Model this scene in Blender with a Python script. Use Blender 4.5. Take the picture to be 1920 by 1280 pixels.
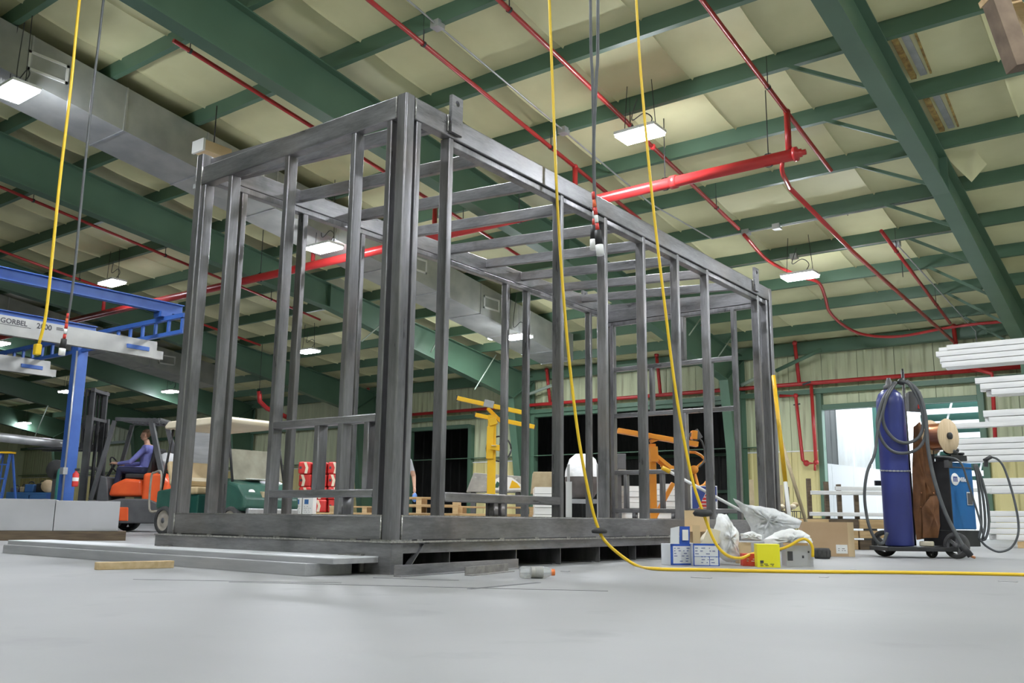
import bpy, bmesh, math, random
from mathutils import Vector, Matrix
random.seed(7)
sc = bpy.context.scene
for o in list(bpy.data.objects): bpy.data.objects.remove(o)
col = sc.collection
# ------------------------------------------------------------------ camera
FPX, YAW, PITCH, ROLL = 1707.08, -0.6447, 0.1915, 0.0115
CAM = Vector((3.9408, -4.0517, 0.3376))
VIEW = -YAW                                   # heading of "image right" in the ground plane
_f = Vector((math.sin(YAW)*math.cos(PITCH), math.cos(YAW)*math.cos(PITCH), math.sin(PITCH)))
_r = Vector((math.cos(YAW), -math.sin(YAW), 0)); _u = _r.cross(_f)
FW = _f; RT = _r*math.cos(ROLL)+_u*math.sin(ROLL); UP = -_r*math.sin(ROLL)+_u*math.cos(ROLL)
cd = bpy.data.cameras.new('camera'); cd.sensor_width = 36; cd.lens = FPX*36/1920
cd.clip_start = 0.05; cd.clip_end = 300
cam = bpy.data.objects.new('camera', cd); col.objects.link(cam)
cam.matrix_world = Matrix(((RT.x, UP.x, -FW.x, CAM.x), (RT.y, UP.y, -FW.y, CAM.y), (RT.z, UP.z, -FW.z, CAM.z), (0, 0, 0, 1)))
sc.camera = cam
# ------------------------------------------------------------------ daylight outside and exposure
w = bpy.data.worlds.new('overcast_sky'); sc.world = w; w.use_nodes = True
w.node_tree.nodes['Background'].inputs[0].default_value = (0.80, 0.90, 1.0, 1)
w.node_tree.nodes['Background'].inputs[1].default_value = 8.0
sc.view_settings.view_transform = 'Standard'; sc.view_settings.look = 'None'
sc.view_settings.gamma = 1.0; sc.view_settings.use_curve_mapping = False
sc.view_settings.exposure = 0.0
LAMP = 330.0                                   # emission of a lamp's diffuser
# ------------------------------------------------------------------ measuring helpers (photo pixel -> place on the ground / a vertical plane)
def ray(px, py): return FW + RT*((px-960)/FPX) - UP*((py-640)/FPX)
def G(px, py, z=0.0):
    d = ray(px, py); return CAM + d*((z-CAM.z)/d.z)
def PX(px, py, X): d = ray(px, py); return CAM + d*((X-CAM.x)/d.x)
def PY(px, py, Y): d = ray(px, py); return CAM + d*((Y-CAM.y)/d.y)
def ROOF(px, py, z0):
    d = ray(px, py); return CAM + d*((z0-0.14*CAM.y-CAM.z)/(d.z+0.14*d.y))
def spot(px, D):
    d = ray(px, 972); h = Vector((d.x, d.y, 0)); k = D/(h.dot(Vector((math.sin(YAW), math.cos(YAW), 0))))
    return Vector((CAM.x+h.x*k, CAM.y+h.y*k, 0))
NRM = Vector((math.sin(YAW), math.cos(YAW), 0)); HR = Vector((math.cos(YAW), -math.sin(YAW), 0))
def onplane(px, py, o):                       # world point on the upright plane through o that faces the camera
    d = ray(px, py); return CAM + d*((Vector(o)-CAM).dot(NRM)/d.dot(NRM))
def lp(o):                                    # the same in the local frame of a thing at o turned by VIEW: (x, z)
    def fn(px, py):
        p = onplane(px, py, o)-Vector((o[0], o[1], 0)); return p.dot(HR), p.z
    return fn
# ------------------------------------------------------------------ materials
MAT = {}
def mat(name, c1, c2=None, rough=0.5, metal=0.0, scale=6.0, stretch=(1, 1, 1), bump=0.0, detail=6, lo=0.35, hi=0.65, spec=0.5, trans=0.0, alpha=1.0, c3=None, s3=1.0, t3=(0.55, 0.75)):
    m = bpy.data.materials.new(name); m.use_nodes = True; nt = m.node_tree; b = nt.nodes['Principled BSDF']
    b.inputs['Roughness'].default_value = rough; b.inputs['Metallic'].default_value = metal
    b.inputs['Base Color'].default_value = (*c1, 1); b.inputs['Specular IOR Level'].default_value = spec
    if trans: b.inputs['Transmission Weight'].default_value = trans
    if alpha < 1: b.inputs['Alpha'].default_value = alpha
    if c2 is not None:
        tc = nt.nodes.new('ShaderNodeTexCoord'); mp = nt.nodes.new('ShaderNodeMapping'); mp.inputs['Scale'].default_value = stretch
        nz = nt.nodes.new('ShaderNodeTexNoise'); nz.inputs['Scale'].default_value = scale; nz.inputs['Detail'].default_value = detail
        rp = nt.nodes.new('ShaderNodeValToRGB'); e = rp.color_ramp.elements
        e[0].position = lo; e[0].color = (*c1, 1); e[1].position = hi; e[1].color = (*c2, 1)
        nt.links.new(tc.outputs['Object'], mp.inputs[0]); nt.links.new(mp.outputs[0], nz.inputs['Vector']); nt.links.new(nz.outputs['Fac'], rp.inputs[0])
        out = rp.outputs[0]
        if c3 is not None:
            n3 = nt.nodes.new('ShaderNodeTexNoise'); n3.inputs['Scale'].default_value = s3; n3.inputs['Detail'].default_value = 8
            nt.links.new(mp.outputs[0], n3.inputs['Vector'])
            mr = nt.nodes.new('ShaderNodeMapRange'); mr.inputs[1].default_value = t3[0]; mr.inputs[2].default_value = t3[1]
            nt.links.new(n3.outputs['Fac'], mr.inputs[0])
            mx = nt.nodes.new('ShaderNodeMixRGB'); mx.inputs[2].default_value = (*c3, 1)
            nt.links.new(mr.outputs[0], mx.inputs[0]); nt.links.new(out, mx.inputs[1]); out = mx.outputs[0]
        nt.links.new(out, b.inputs['Base Color'])
        if bump:
            bp = nt.nodes.new('ShaderNodeBump'); bp.inputs['Strength'].default_value = bump; bp.inputs['Distance'].default_value = 0.02
            nt.links.new(nz.outputs['Fac'], bp.inputs['Height']); nt.links.new(bp.outputs[0], b.inputs['Normal'])
    MAT[name] = m; return m
def emis(name, c, s):
    m = bpy.data.materials.new(name); m.use_nodes = True; nt = m.node_tree; nt.nodes.clear()
    e = nt.nodes.new('ShaderNodeEmission'); e.inputs[0].default_value = (*c, 1); e.inputs[1].default_value = s
    o = nt.nodes.new('ShaderNodeOutputMaterial'); nt.links.new(e.outputs[0], o.inputs[0]); MAT[name] = m; return m
mat('concrete', (.26, .26, .262), (.335, .335, .335), rough=.55, scale=.55, bump=.05, detail=10, lo=.3, hi=.7, c3=(.21, .21, .21), s3=2.3, t3=(.6, .85))
mat('joint', (.16, .16, .17), rough=.9)
def mill_steel(name, stretch, k=1.0):
    m = bpy.data.materials.new(name); m.use_nodes = True; nt = m.node_tree; b = nt.nodes['Principled BSDF']; N = nt.nodes.new; K = nt.links.new
    tc = N('ShaderNodeTexCoord'); mp = N('ShaderNodeMapping'); mp.inputs['Scale'].default_value = stretch; K(tc.outputs['Object'], mp.inputs[0])
    def noise(sc_, det, src, ro=.55): n = N('ShaderNodeTexNoise'); n.inputs['Scale'].default_value = sc_; n.inputs['Detail'].default_value = det; n.inputs['Roughness'].default_value = ro; K(src, n.inputs['Vector']); return n
    def ramp(src, p0, c0, p1, c1): r = N('ShaderNodeValToRGB'); e = r.color_ramp.elements; e[0].position = p0; e[0].color = (*c0, 1); e[1].position = p1; e[1].color = (*c1, 1); K(src, r.inputs[0]); return r
    def mix(mode, f, a, c): x = N('ShaderNodeMixRGB'); x.blend_type = mode; (K(f, x.inputs[0]) if not isinstance(f, float) else setattr(x.inputs[0], 'default_value', f)); K(a, x.inputs[1]); K(c, x.inputs[2]); return x.outputs[0]
    n1 = noise(2.0, 9, mp.outputs[0]); n2 = noise(16, 6, mp.outputs[0], .7); n3 = noise(1.3, 5, tc.outputs['Object']); n4 = noise(3, 8, tc.outputs['Object'])
    r1 = ramp(n1.outputs['Fac'], .32, (.15*k, .148*k, .156*k), .68, (.31*k, .304*k, .318*k)); r2 = ramp(n2.outputs['Fac'], .3, (.86, .86, .86), .7, (1.1, 1.1, 1.1))
    c = mix('MULTIPLY', 1.0, r1.outputs[0], r2.outputs[0])
    tint = N('ShaderNodeRGB'); tint.outputs[0].default_value = (.25*k, .20*k, .17*k, 1); f3 = ramp(n3.outputs['Fac'], .5, (0, 0, 0), .75, (.45, .45, .45)); c = mix('MIX', f3.outputs[0], c, tint.outputs[0])
    dk = N('ShaderNodeRGB'); dk.outputs[0].default_value = (.05, .05, .055, 1); f4 = ramp(n4.outputs['Fac'], .58, (0, 0, 0), .78, (.5, .5, .5)); c = mix('MIX', f4.outputs[0], c, dk.outputs[0])
    K(c, b.inputs['Base Color']); b.inputs['Metallic'].default_value = .6
    rg = N('ShaderNodeMapRange'); rg.inputs[1].default_value = .3; rg.inputs[2].default_value = .7; rg.inputs[3].default_value = .26; rg.inputs[4].default_value = .42; K(n1.outputs['Fac'], rg.inputs[0]); K(rg.outputs[0], b.inputs['Roughness'])
    MAT[name] = m
mill_steel('steel', (4, 4, .5)); mill_steel('steel_beam', (.7, .7, 4), 1.12)
mat('weld', (.55, .54, .52), (.30, .29, .28), rough=.35, metal=.7, scale=60)
mat('bare_edge', (.34, .33, .32), (.22, .21, .21), rough=.35, metal=.6, scale=20)
mat('green_paint', (.075, .145, .094), (.09, .17, .112), rough=.45, scale=1.2)
mat('insulation', (.62, .61, .35), (.69, .68, .41), rough=.6, scale=1.3, bump=.1, c3=(.52, .50, .28), s3=.5, t3=(.55, .8))
mat('insulation_wool', (.50, .36, .12), (.24, .15, .06), rough=.95, scale=12, bump=.5)
mat('wall_green', (.48, .53, .33), (.60, .64, .42), rough=.5, scale=1.2, stretch=(3, 3, .25), c3=(.22, .20, .11), s3=1.5, t3=(.60, .85))
mat('wall_yellow', (.66, .58, .26), (.74, .66, .32), rough=.5, scale=1.5, stretch=(2, 2, .5))
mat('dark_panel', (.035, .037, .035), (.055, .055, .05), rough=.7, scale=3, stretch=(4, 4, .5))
mat('red_pipe', (.40, .022, .024), (.48, .035, .032), rough=.32, scale=3)
mat('galv', (.40, .41, .42), (.52, .53, .54), rough=.38, metal=.55, scale=5)
mat('galv_tube', (.66, .66, .66), (.78, .78, .77), rough=.40, metal=.15, scale=4, stretch=(.6, 6, 6))
mat('duct', (.36, .37, .36), (.46, .47, .45), rough=.42, metal=.35, scale=2.5)
mat('white_paint', (.80, .80, .78), rough=.4)
mat('white_worn', (.80, .80, .79), (.70, .68, .64), rough=.6, scale=2, stretch=(3, 3, .6), c3=(.18, .12, .07), s3=1.2, t3=(.66, .74))
mat('yellow_cord', (.82, .54, .02), rough=.4)
mat('black_rubber', (.02, .02, .022), (.035, .035, .035), rough=.6, scale=10)
mat('black_metal', (.022, .022, .024), (.035, .035, .037), rough=.45, scale=8)
mat('grey_cable', (.07, .075, .08), (.10, .105, .11), rough=.5, scale=6)
mat('orange_tape', (.85, .16, .05), rough=.5)
mat('red_tape', (.65, .05, .04), rough=.5)
mat('blue_paint', (.035, .10, .36), (.05, .13, .42), rough=.4, scale=4)
mat('crane_alu', (.36, .36, .35), (.44, .44, .42), rough=.4, metal=.3, scale=3)
mat('cyl_blue', (.035, .045, .20), (.045, .06, .25), rough=.32, scale=3, c3=(.16, .07, .03), s3=4, t3=(.70, .76))
mat('cyl_green', (.06, .26, .22), (.09, .33, .28), rough=.4, scale=5, c3=(.2, .15, .1), s3=6, t3=(.68, .74))
mat('welder_blue', (.018, .13, .36), (.022, .16, .42), rough=.35, scale=3)
mat('leather', (.20, .085, .03), (.11, .045, .018), rough=.75, scale=7, bump=.4)
mat('copper', (.72, .34, .18), (.58, .25, .12), rough=.28, metal=.85, scale=4, stretch=(1, 1, 60))
mat('spool_wood', (.72, .56, .36), (.62, .46, .28), rough=.7, scale=8, stretch=(1, 6, 1))
mat('pallet_wood', (.50, .33, .16), (.64, .46, .25), rough=.8, scale=3, stretch=(1, 7, 7), c3=(.24, .14, .07), s3=2, t3=(.6, .78))
mat('timber', (.62, .47, .28), (.50, .36, .19), rough=.8, scale=3, stretch=(1, 8, 8))
mat('dark_timber', (.09, .065, .045), (.15, .11, .07), rough=.85, scale=4, stretch=(1, 8, 8))
mat('sheet_grey', (.74, .75, .78), (.80, .81, .84), rough=.4, metal=.0, scale=3, stretch=(.5, 4, 4))
mat('sheet_edge', (.36, .36, .38), (.44, .44, .46), rough=.4, metal=.25, scale=5, stretch=(.5, 4, 4))
mat('block_grey', (.42, .42, .44), (.50, .50, .53), rough=.45, metal=.1, scale=1.5)
mat('orange_truck', (.78, .10, .025), (.85, .13, .03), rough=.35, scale=4)
mat('truck_grey', (.085, .085, .09), (.12, .12, .125), rough=.5, scale=4)
mat('tank_white', (.55, .55, .56), (.62, .62, .63), rough=.4, scale=4)
mat('cart_green', (.03, .09, .068), (.045, .13, .10), rough=.3, scale=4)
mat('cart_dark_green', (.008, .07, .055), rough=.5)
mat('cream', (.80, .72, .56), (.72, .63, .46), rough=.5, scale=3)
mat('tan_vinyl', (.60, .47, .28), (.52, .40, .23), rough=.55, scale=6)
mat('hazy_plastic', (.42, .40, .30), (.30, .28, .21), rough=.4, scale=5, alpha=.75)
mat('tire', (.045, .045, .047), (.075, .073, .07), rough=.8, scale=14)
mat('rim', (.50, .46, .40), (.38, .33, .28), rough=.5, metal=.3, scale=8)
mat('yellow_paint', (.86, .52, .02), (.80, .46, .02), rough=.4, scale=4)
mat('crane_orange', (.80, .32, .03), (.72, .26, .03), rough=.42, scale=4)
mat('chrome', (.7, .7, .72), rough=.2, metal=.9)
mat('cardboard', (.50, .34, .20), (.56, .39, .24), rough=.8, scale=3)
mat('cardboard_light', (.62, .46, .27), (.68, .52, .32), rough=.8, scale=3)
mat('box_white', (.70, .72, .77), (.76, .78, .82), rough=.6, scale=5)
mat('box_blue', (.03, .10, .48), rough=.55)
mat('box_yellow', (.80, .74, .02), (.86, .80, .03), rough=.45, scale=5)
mat('box_red', (.68, .07, .05), rough=.5)
mat('print_blue', (.05, .08, .30), rough=.6)
mat('print_dark', (.06, .06, .07), rough=.6)
mat('print_white', (.85, .85, .84), rough=.6)
mat('film', (.95, .95, .95), (.88, .89, .90), rough=.3, scale=14, bump=.4, alpha=.93)
mat('film_clear', (.93, .94, .95), (.82, .84, .86), rough=.2, scale=22, bump=.5, alpha=.80)
mat('bottle_clear', (.85, .87, .88), rough=.08, trans=.6, alpha=.55)
mat('cap_orange', (.85, .22, .05), rough=.4)
mat('skin', (.55, .32, .22), rough=.55)
mat('hair', (.13, .07, .035), rough=.7)
mat('shirt_violet', (.16, .17, .46), (.20, .21, .52), rough=.8, scale=8)
mat('shirt_grey', (.42, .43, .46), (.48, .49, .52), rough=.8, scale=8)
mat('trousers_navy', (.022, .025, .06), (.03, .034, .075), rough=.85, scale=8)
mat('trousers_blue', (.34, .40, .52), (.30, .36, .48), rough=.85, scale=8)
mat('bag_blue', (.12, .25, .60), rough=.5)
mat('red_print', (.60, .03, .03), (.72, .06, .05), rough=.5, scale=6)
mat('bag_cream', (.80, .72, .56), rough=.6)
mat('drum_grey', (.11, .095, .09), (.17, .15, .145), rough=.5, scale=3, c3=(.30, .29, .28), s3=2, t3=(.6, .7))
mat('bin_steel', (.30, .29, .27), (.44, .42, .38), rough=.6, metal=.2, scale=5, c3=(.62, .60, .56), s3=7, t3=(.58, .66))
mat('bin_rust', (.34, .27, .16), (.46, .38, .24), rough=.7, scale=5)
mat('asphalt', (.42, .42, .40), (.50, .50, .48), rough=.9, scale=3)
mat('dark_green_ext', (.03, .10, .075), rough=.6)
mat('bracing', (.30, .36, .30), rough=.5)
mat('brown_joist', (.13, .09, .06), (.21, .15, .10), rough=.8, scale=5)
mat('box_blue_side', (.05, .16, .40), rough=.5)
emis('lamp_glow', (.90, .94, 1.0), LAMP)
# ------------------------------------------------------------------ mesh helpers
class MB:
    def __init__(s): s.v = []; s.f = []; s.s = []
    def add(s, vs, fs, smooth=False):
        n = len(s.v); s.v += [tuple(p) for p in vs]
        for f in fs: s.f.append(tuple(i+n for i in f)); s.s.append(smooth)
        return s
    def box(s, x0, y0, z0, x1, y1, z1):
        x0, x1 = min(x0, x1), max(x0, x1); y0, y1 = min(y0, y1), max(y0, y1); z0, z1 = min(z0, z1), max(z0, z1)
        return s.add([(x0, y0, z0), (x1, y0, z0), (x1, y1, z0), (x0, y1, z0), (x0, y0, z1), (x1, y0, z1), (x1, y1, z1), (x0, y1, z1)],
                     [(0, 3, 2, 1), (4, 5, 6, 7), (0, 1, 5, 4), (1, 2, 6, 5), (2, 3, 7, 6), (3, 0, 4, 7)])
    def bar(s, p, q, wd, ht, up=(0, 0, 1)):
        p = Vector(p); q = Vector(q); d = (q-p).normalized(); u = Vector(up)
        if abs(d.dot(u)) > .98: u = Vector((0, 1, 0))
        a = d.cross(u).normalized()*wd/2; b = a.cross(d).normalized()*ht/2
        vs = [p-a-b, p+a-b, p+a+b, p-a+b, q-a-b, q+a-b, q+a+b, q-a+b]
        return s.add(vs, [(0, 1, 2, 3), (7, 6, 5, 4), (0, 4, 5, 1), (1, 5, 6, 2), (2, 6, 7, 3), (3, 7, 4, 0)])
    def prof(s, p, q, pts, up=(0, 0, 1)):     # extrude a closed 2-D outline (across, up) from p to q
        p = Vector(p); q = Vector(q); d = (q-p).normalized(); u = Vector(up)
        if abs(d.dot(u)) > .98: u = Vector((0, 1, 0))
        a = d.cross(u).normalized(); b = a.cross(d).normalized(); n = len(pts)
        vs = [p+a*x+b*y for x, y in pts]+[q+a*x+b*y for x, y in pts]
        return s.add(vs, [tuple(range(n)), tuple(range(2*n-1, n-1, -1))]+[(i, i+n, (i+1) % n+n, (i+1) % n) for i in range(n)])
    def tube(s, pts, r, n=8, caps=True):
        pts = [Vector(p) for p in pts]; m = len(pts); rr = r if isinstance(r, (list, tuple)) else [r]*m
        d = (pts[1]-pts[0]).normalized(); a = d.orthogonal().normalized(); vs = []
        for i, p in enumerate(pts):
            t = (pts[min(i+1, m-1)]-pts[max(i-1, 0)]).normalized()
            a = (a-t*a.dot(t)).normalized(); b = t.cross(a)
            for k in range(n):
                g = 2*math.pi*k/n; vs.append(p+(a*math.cos(g)+b*math.sin(g))*rr[i])
        fs = [(i*n+k, i*n+(k+1) % n, (i+1)*n+(k+1) % n, (i+1)*n+k) for i in range(m-1) for k in range(n)]
        s.add(vs, fs, True)
        if caps:
            k0 = len(s.v)-m*n; s.f += [tuple(range(k0+n-1, k0-1, -1)), tuple(range(k0+(m-1)*n, k0+m*n))]; s.s += [False, False]
        return s
    def cyl(s, p, q, r, n=14, r2=None): return s.tube([p, q], [r, r if r2 is None else r2], n)
    def lathe(s, c, prof, n=18, axis='z'):
        vs = []; m = len(prof)
        for r, h in prof:
            for k in range(n):
                g = 2*math.pi*k/n; x, y = r*math.cos(g), r*math.sin(g)
                q = {'z': (x, y, h), 'x': (h, x, y), 'y': (x, h, y)}[axis]; vs.append((c[0]+q[0], c[1]+q[1], c[2]+q[2]))
        fs = [(i*n+k, i*n+(k+1) % n, (i+1)*n+(k+1) % n, (i+1)*n+k) for i in range(m-1) for k in range(n)]
        return s.add(vs, fs, True)
    def sph(s, c, r, n=12, m=8):
        r = r if isinstance(r, (list, tuple)) else (r, r, r)
        vs = [(c[0], c[1], c[2]-r[2])]; fs = []
        for i in range(1, m):
            t = math.pi*i/m-math.pi/2
            for k in range(n):
                g = 2*math.pi*k/n; vs.append((c[0]+r[0]*math.cos(t)*math.cos(g), c[1]+r[1]*math.cos(t)*math.sin(g), c[2]+r[2]*math.sin(t)))
        vs.append((c[0], c[1], c[2]+r[2])); L = len(vs)-1
        for k in range(n):
            fs.append((0, 1+(k+1) % n, 1+k)); fs.append((L, L-n+k, L-n+(k+1) % n))
            for i in range(m-2): fs.append((1+i*n+k, 1+i*n+(k+1) % n, 1+(i+1)*n+(k+1) % n, 1+(i+1)*n+k))
        return s.add(vs, fs, True)
    def prism(s, poly, y0, y1):               # outline in x-z, thickness along y
        n = len(poly); vs = [(x, y0, z) for x, z in poly]+[(x, y1, z) for x, z in poly]
        return s.add(vs, [tuple(range(n)), tuple(range(2*n-1, n-1, -1))]+[(i, (i+1) % n, (i+1) % n+n, i+n)[::-1] for i in range(n)])
    def mesh(s, name):
        me = bpy.data.meshes.new(name); me.from_pydata(s.v, [], s.f); me.polygons.foreach_set('use_smooth', s.s)
        bm = bmesh.new(); bm.from_mesh(me); bmesh.ops.recalc_face_normals(bm, faces=bm.faces); bm.to_mesh(me); bm.free(); return me
    def build(s, name, m, parent=None, bevel=0, seg=2):
        o = bpy.data.objects.new(name, s.mesh(name)); col.objects.link(o); o.data.materials.append(MAT[m])
        if parent: o.parent = parent
        if bevel:
            b = o.modifiers.new('bevel', 'BEVEL'); b.width = bevel; b.segments = seg; b.limit_method = 'ANGLE'; b.angle_limit = .6
        return o
def tag(o, label, cat, group=None):
    o['label'] = label; o['category'] = cat
    if group: o['group'] = group
    return o
def struct(o): o['kind'] = 'structure'; return o
def thing(name, label, cat, loc=(0, 0, 0), rz=0, group=None):
    o = bpy.data.objects.new(name, None); o.empty_display_size = .1; col.objects.link(o)
    o.location = loc; o.rotation_euler = (0, 0, rz); return tag(o, label, cat, group)
def share(me, name, parent=None, loc=(0, 0, 0)):
    o = bpy.data.objects.new(name, me); col.objects.link(o); o.location = loc
    if parent: o.parent = parent
    return o
def dup(root, loc, rz, label=None, group=None):
    r = root.copy(); col.objects.link(r); r.location = loc; r.rotation_euler = (0, 0, rz)
    if label: r['label'] = label
    if group: r['group'] = group
    for ch in list(root.children):
        c = ch.copy(); col.objects.link(c); c.parent = r
        for g in ch.children:
            d = g.copy(); col.objects.link(d); d.parent = c
    return r
def smooth(pts, k=6):
    P = [Vector(p) for p in pts]; P = [P[0]*2-P[1]]+P+[P[-1]*2-P[-2]]; out = []
    for i in range(1, len(P)-2):
        for j in range(k):
            t = j/k; a, b, c, d = P[i-1:i+3]
            out.append(.5*((2*b)+(c-a)*t+(2*a-5*b+4*c-d)*t*t+(3*b-a-3*c+d)*t**3))
    return out+[P[-2]]
def lettering(txt, size, m, parent, loc, rot, depth=.002):
    cu = bpy.data.curves.new('lettering', 'FONT'); cu.body = txt; cu.size = size; cu.extrude = depth; cu.offset = size*.022; cu.align_x = 'LEFT'; cu.resolution_u = 3
    t = bpy.data.objects.new('tmp', cu); col.objects.link(t)
    dg = bpy.context.evaluated_depsgraph_get(); me = bpy.data.meshes.new_from_object(t.evaluated_get(dg)); bpy.data.objects.remove(t)
    o = bpy.data.objects.new('lettering', me); col.objects.link(o); me.materials.clear(); me.materials.append(MAT[m])
    o.parent = parent; o.location = loc; o.rotation_euler = rot; return o
RZ = lambda Y: 7.412-0.14*Y                   # underside of the purlins
emis('lamp_glow_dim', (.86, .88, 1.0), LAMP*.3)
# ================================================================== THE SETTING
X0, X1, Y0, YW = -46.0, 16.0, -15.0, 19.35
floor = struct(MB().box(X0, Y0, -.2, X1, 27.5, 0).build('floor', 'concrete'))
for (p, q, wd) in (((430, 1091), (1140, 1108), .012), ((700, 1083), (860, 1088), .01), ((880, 1104), (1010, 1092), .03), ((250, 1086), (640, 1093), .008)):
    a, b = G(*p), G(*q); MB().bar((a.x, a.y, .0008), (b.x, b.y, .0008), wd, .0016).build('control_joint', 'joint', floor)
for (px, py, l) in ((1890, 1090, .10), (1060, 1071, .05), (1600, 1068, .03), (1315, 1083, .12), (1545, 1082, .05)):
    a = G(px, py); MB().box(a.x-l/2, a.y-.02, 0, a.x+l/2, a.y+.02, .003).build('scrap_chip', 'sheet_edge', floor)
struct(MB().box(-60, 27.5, -.2, 40, 70, -.02).build('ground', 'asphalt'))
# ---- ceiling: insulation strips, purlins
ceil = struct(bpy.data.objects.new('ceiling', None)); col.objects.link(ceil)
PUR = [7.291+1.524*i for i in range(-14, 8)]+[19.2]
def strip_mesh(wd):
    b = MB(); ys = []; zs = []
    edges = [Y0]+PUR
    for a, c in zip(edges[:-1], edges[1:]):
        for k in range(5):
            t = k/5; y = a+(c-a)*t; ys.append(y); zs.append(RZ(y)+.25-.035*math.sin(math.pi*t))
    ys.append(19.3); zs.append(RZ(19.3)+.25)
    xs = [(0, -.04), (.025, -.003), (wd*.5, -.012), (wd-.025, -.003), (wd, -.04)]
    vs = [(x, y, z+dz) for y, z in zip(ys, zs) for x, dz in xs]; n = len(xs)
    b.add(vs, [(i*n+k, i*n+k+1, (i+1)*n+k+1, (i+1)*n+k) for i in range(len(ys)-1) for k in range(n-1)], True); return b.mesh('insulation_strip')
SW = 1.24; sm = strip_mesh(SW); sm.materials.append(MAT['insulation'])
k = 0
while X0+k*SW < X1: share(sm, 'insulation_strip', ceil, (X0+k*SW, 0, 0)); k += 1
struct(MB().add([(X0, Y0, RZ(Y0)+.34), (X1, Y0, RZ(Y0)+.34), (X1, 19.5, RZ(19.5)+.34), (X0, 19.5, RZ(19.5)+.34)], [(0, 1, 2, 3)]).build('ceiling_deck', 'galv', ceil))
pm = MB().prof((X0, 0, 0), (X1, 0, 0), [(-.006, 0), (-.085, 0), (-.085, .008), (-.006, .008)]).prof((X0, 0, 0), (X1, 0, 0), [(.006, 0), (-.006, 0), (-.006, .245), (.006, .245)]).mesh('purlin')
pm.materials.append(MAT['green_paint'])
for y in PUR[:-1]: share(pm, 'purlin', ceil, (0, y, RZ(y)))
MB().box(X0, 19.1, RZ(19.2)-.12, X1, 19.28, RZ(19.2)+.2).build('eave_strut', 'green_paint', ceil)
# torn insulation beside the right rafter, exposing roof metal
for (px, py, a) in ((1715, 110, .55), (1770, 215, .5)):
    p = ROOF(px, py, 7.55); MB().bar((p.x, p.y-.55, RZ(p.y-.55)+.19), (p.x, p.y+.5, RZ(p.y+.5)+.19), .09, .02).build('exposed_roof_strip', 'galv', ceil)
    MB().bar((p.x-.13, p.y-.55, RZ(p.y-.55)+.18), (p.x-.13, p.y+.5, RZ(p.y+.5)+.18), .07, .05).build('torn_edge', 'insulation_wool', ceil)
    MB().bar((p.x+.13, p.y-.55, RZ(p.y-.55)+.19), (p.x+.09, p.y+.5, RZ(p.y+.5)+.19), .025, .03).build('torn_edge', 'insulation_wool', ceil)
p = ROOF(1806, 300, 7.5); MB().add([(p.x-.3, p.y-.25, RZ(p.y-.25)+.23), (p.x-.12, p.y+.1, RZ(p.y)+.02), (p.x+.02, p.y+.45, RZ(p.y+.45)-.08), (p.x+.25, p.y+.55, RZ(p.y+.55)+.22), (p.x+.2, p.y-.1, RZ(p.y-.1)+.235), (p.x-.02, p.y+.25, RZ(p.y+.25)+.12)], [(0, 1, 5, 4), (1, 2, 5), (2, 3, 4, 5)], True).build('torn_edge', 'insulation', ceil)
# ---- walls
DOORS = [(-3.62, -.02, 3.14), (-12.62, -6.25, 3.45), (-17.9, -15.3, 3.25)]
def panel_mesh(wd, h, deep=.02):
    pts = [(0, 0), (wd*.2-.04, 0), (wd*.2, -deep), (wd*.2+.05, -deep), (wd*.2+.09, 0), (wd*.7-.04, 0), (wd*.7, -deep), (wd*.7+.05, -deep), (wd*.7+.09, 0), (wd-.012, 0), (wd-.012, .03), (0, .03)]
    n = len(pts); vs = [(x, y, 0) for x, y in pts]+[(x, y, h) for x, y in pts]
    return MB().add(vs, [(i, (i+1) % n, (i+1) % n+n, i+n) for i in range(n)]+[tuple(range(n)), tuple(range(2*n-1, n-1, -1))])
wall = struct(bpy.data.objects.new('wall_back', None)); col.objects.link(wall)
cache = {}
def panels(name, m, x0, x1, z0, z1, y, wd, deep, parent):
    n = max(1, round((x1-x0)/wd)); w_ = (x1-x0)/n; key = (round(w_, 3), round(z1-z0, 3), m, deep)
    if key not in cache: cache[key] = panel_mesh(w_, z1-z0, deep).mesh(name); cache[key].materials.append(MAT[m])
    for i in range(n): share(cache[key], name, parent, (x0+i*w_, y, z0))
ds = sorted(DOORS); cur = X0
for a, b, h in ds+[(X1, X1, 0)]:
    if a-cur > .05:
        panels('wall_panel', 'wall_green', cur, a, 2.1, 4.95, YW, .86, .015, wall)
        panels('wainscot_panel', 'wall_yellow', cur, a, 0, 2.1, YW-.05, .86, .02, wall)
        MB().box(cur, YW-.075, 2.1, a, YW, 2.13).build('wainscot_cap', 'white_paint', wall)
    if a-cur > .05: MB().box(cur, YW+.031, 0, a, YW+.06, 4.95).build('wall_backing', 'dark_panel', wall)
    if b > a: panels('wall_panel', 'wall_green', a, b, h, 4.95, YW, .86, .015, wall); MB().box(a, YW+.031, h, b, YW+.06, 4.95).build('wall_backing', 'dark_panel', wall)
    cur = b
MB().prof((X0, YW-.13, 3.62), (X1, YW-.13, 3.62), [(-.1, -.06), (.1, -.06), (.1, .06), (.085, .06), (.085, -.045), (-.1, -.045)]).build('girt', 'green_paint', wall)
MB().prof((X0, YW-.13, 2.25), (-4.9, YW-.13, 2.25), [(-.08, -.01), (.08, -.01), (.08, .01), (-.08, .01)]).build('girt', 'green_paint', wall)
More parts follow.
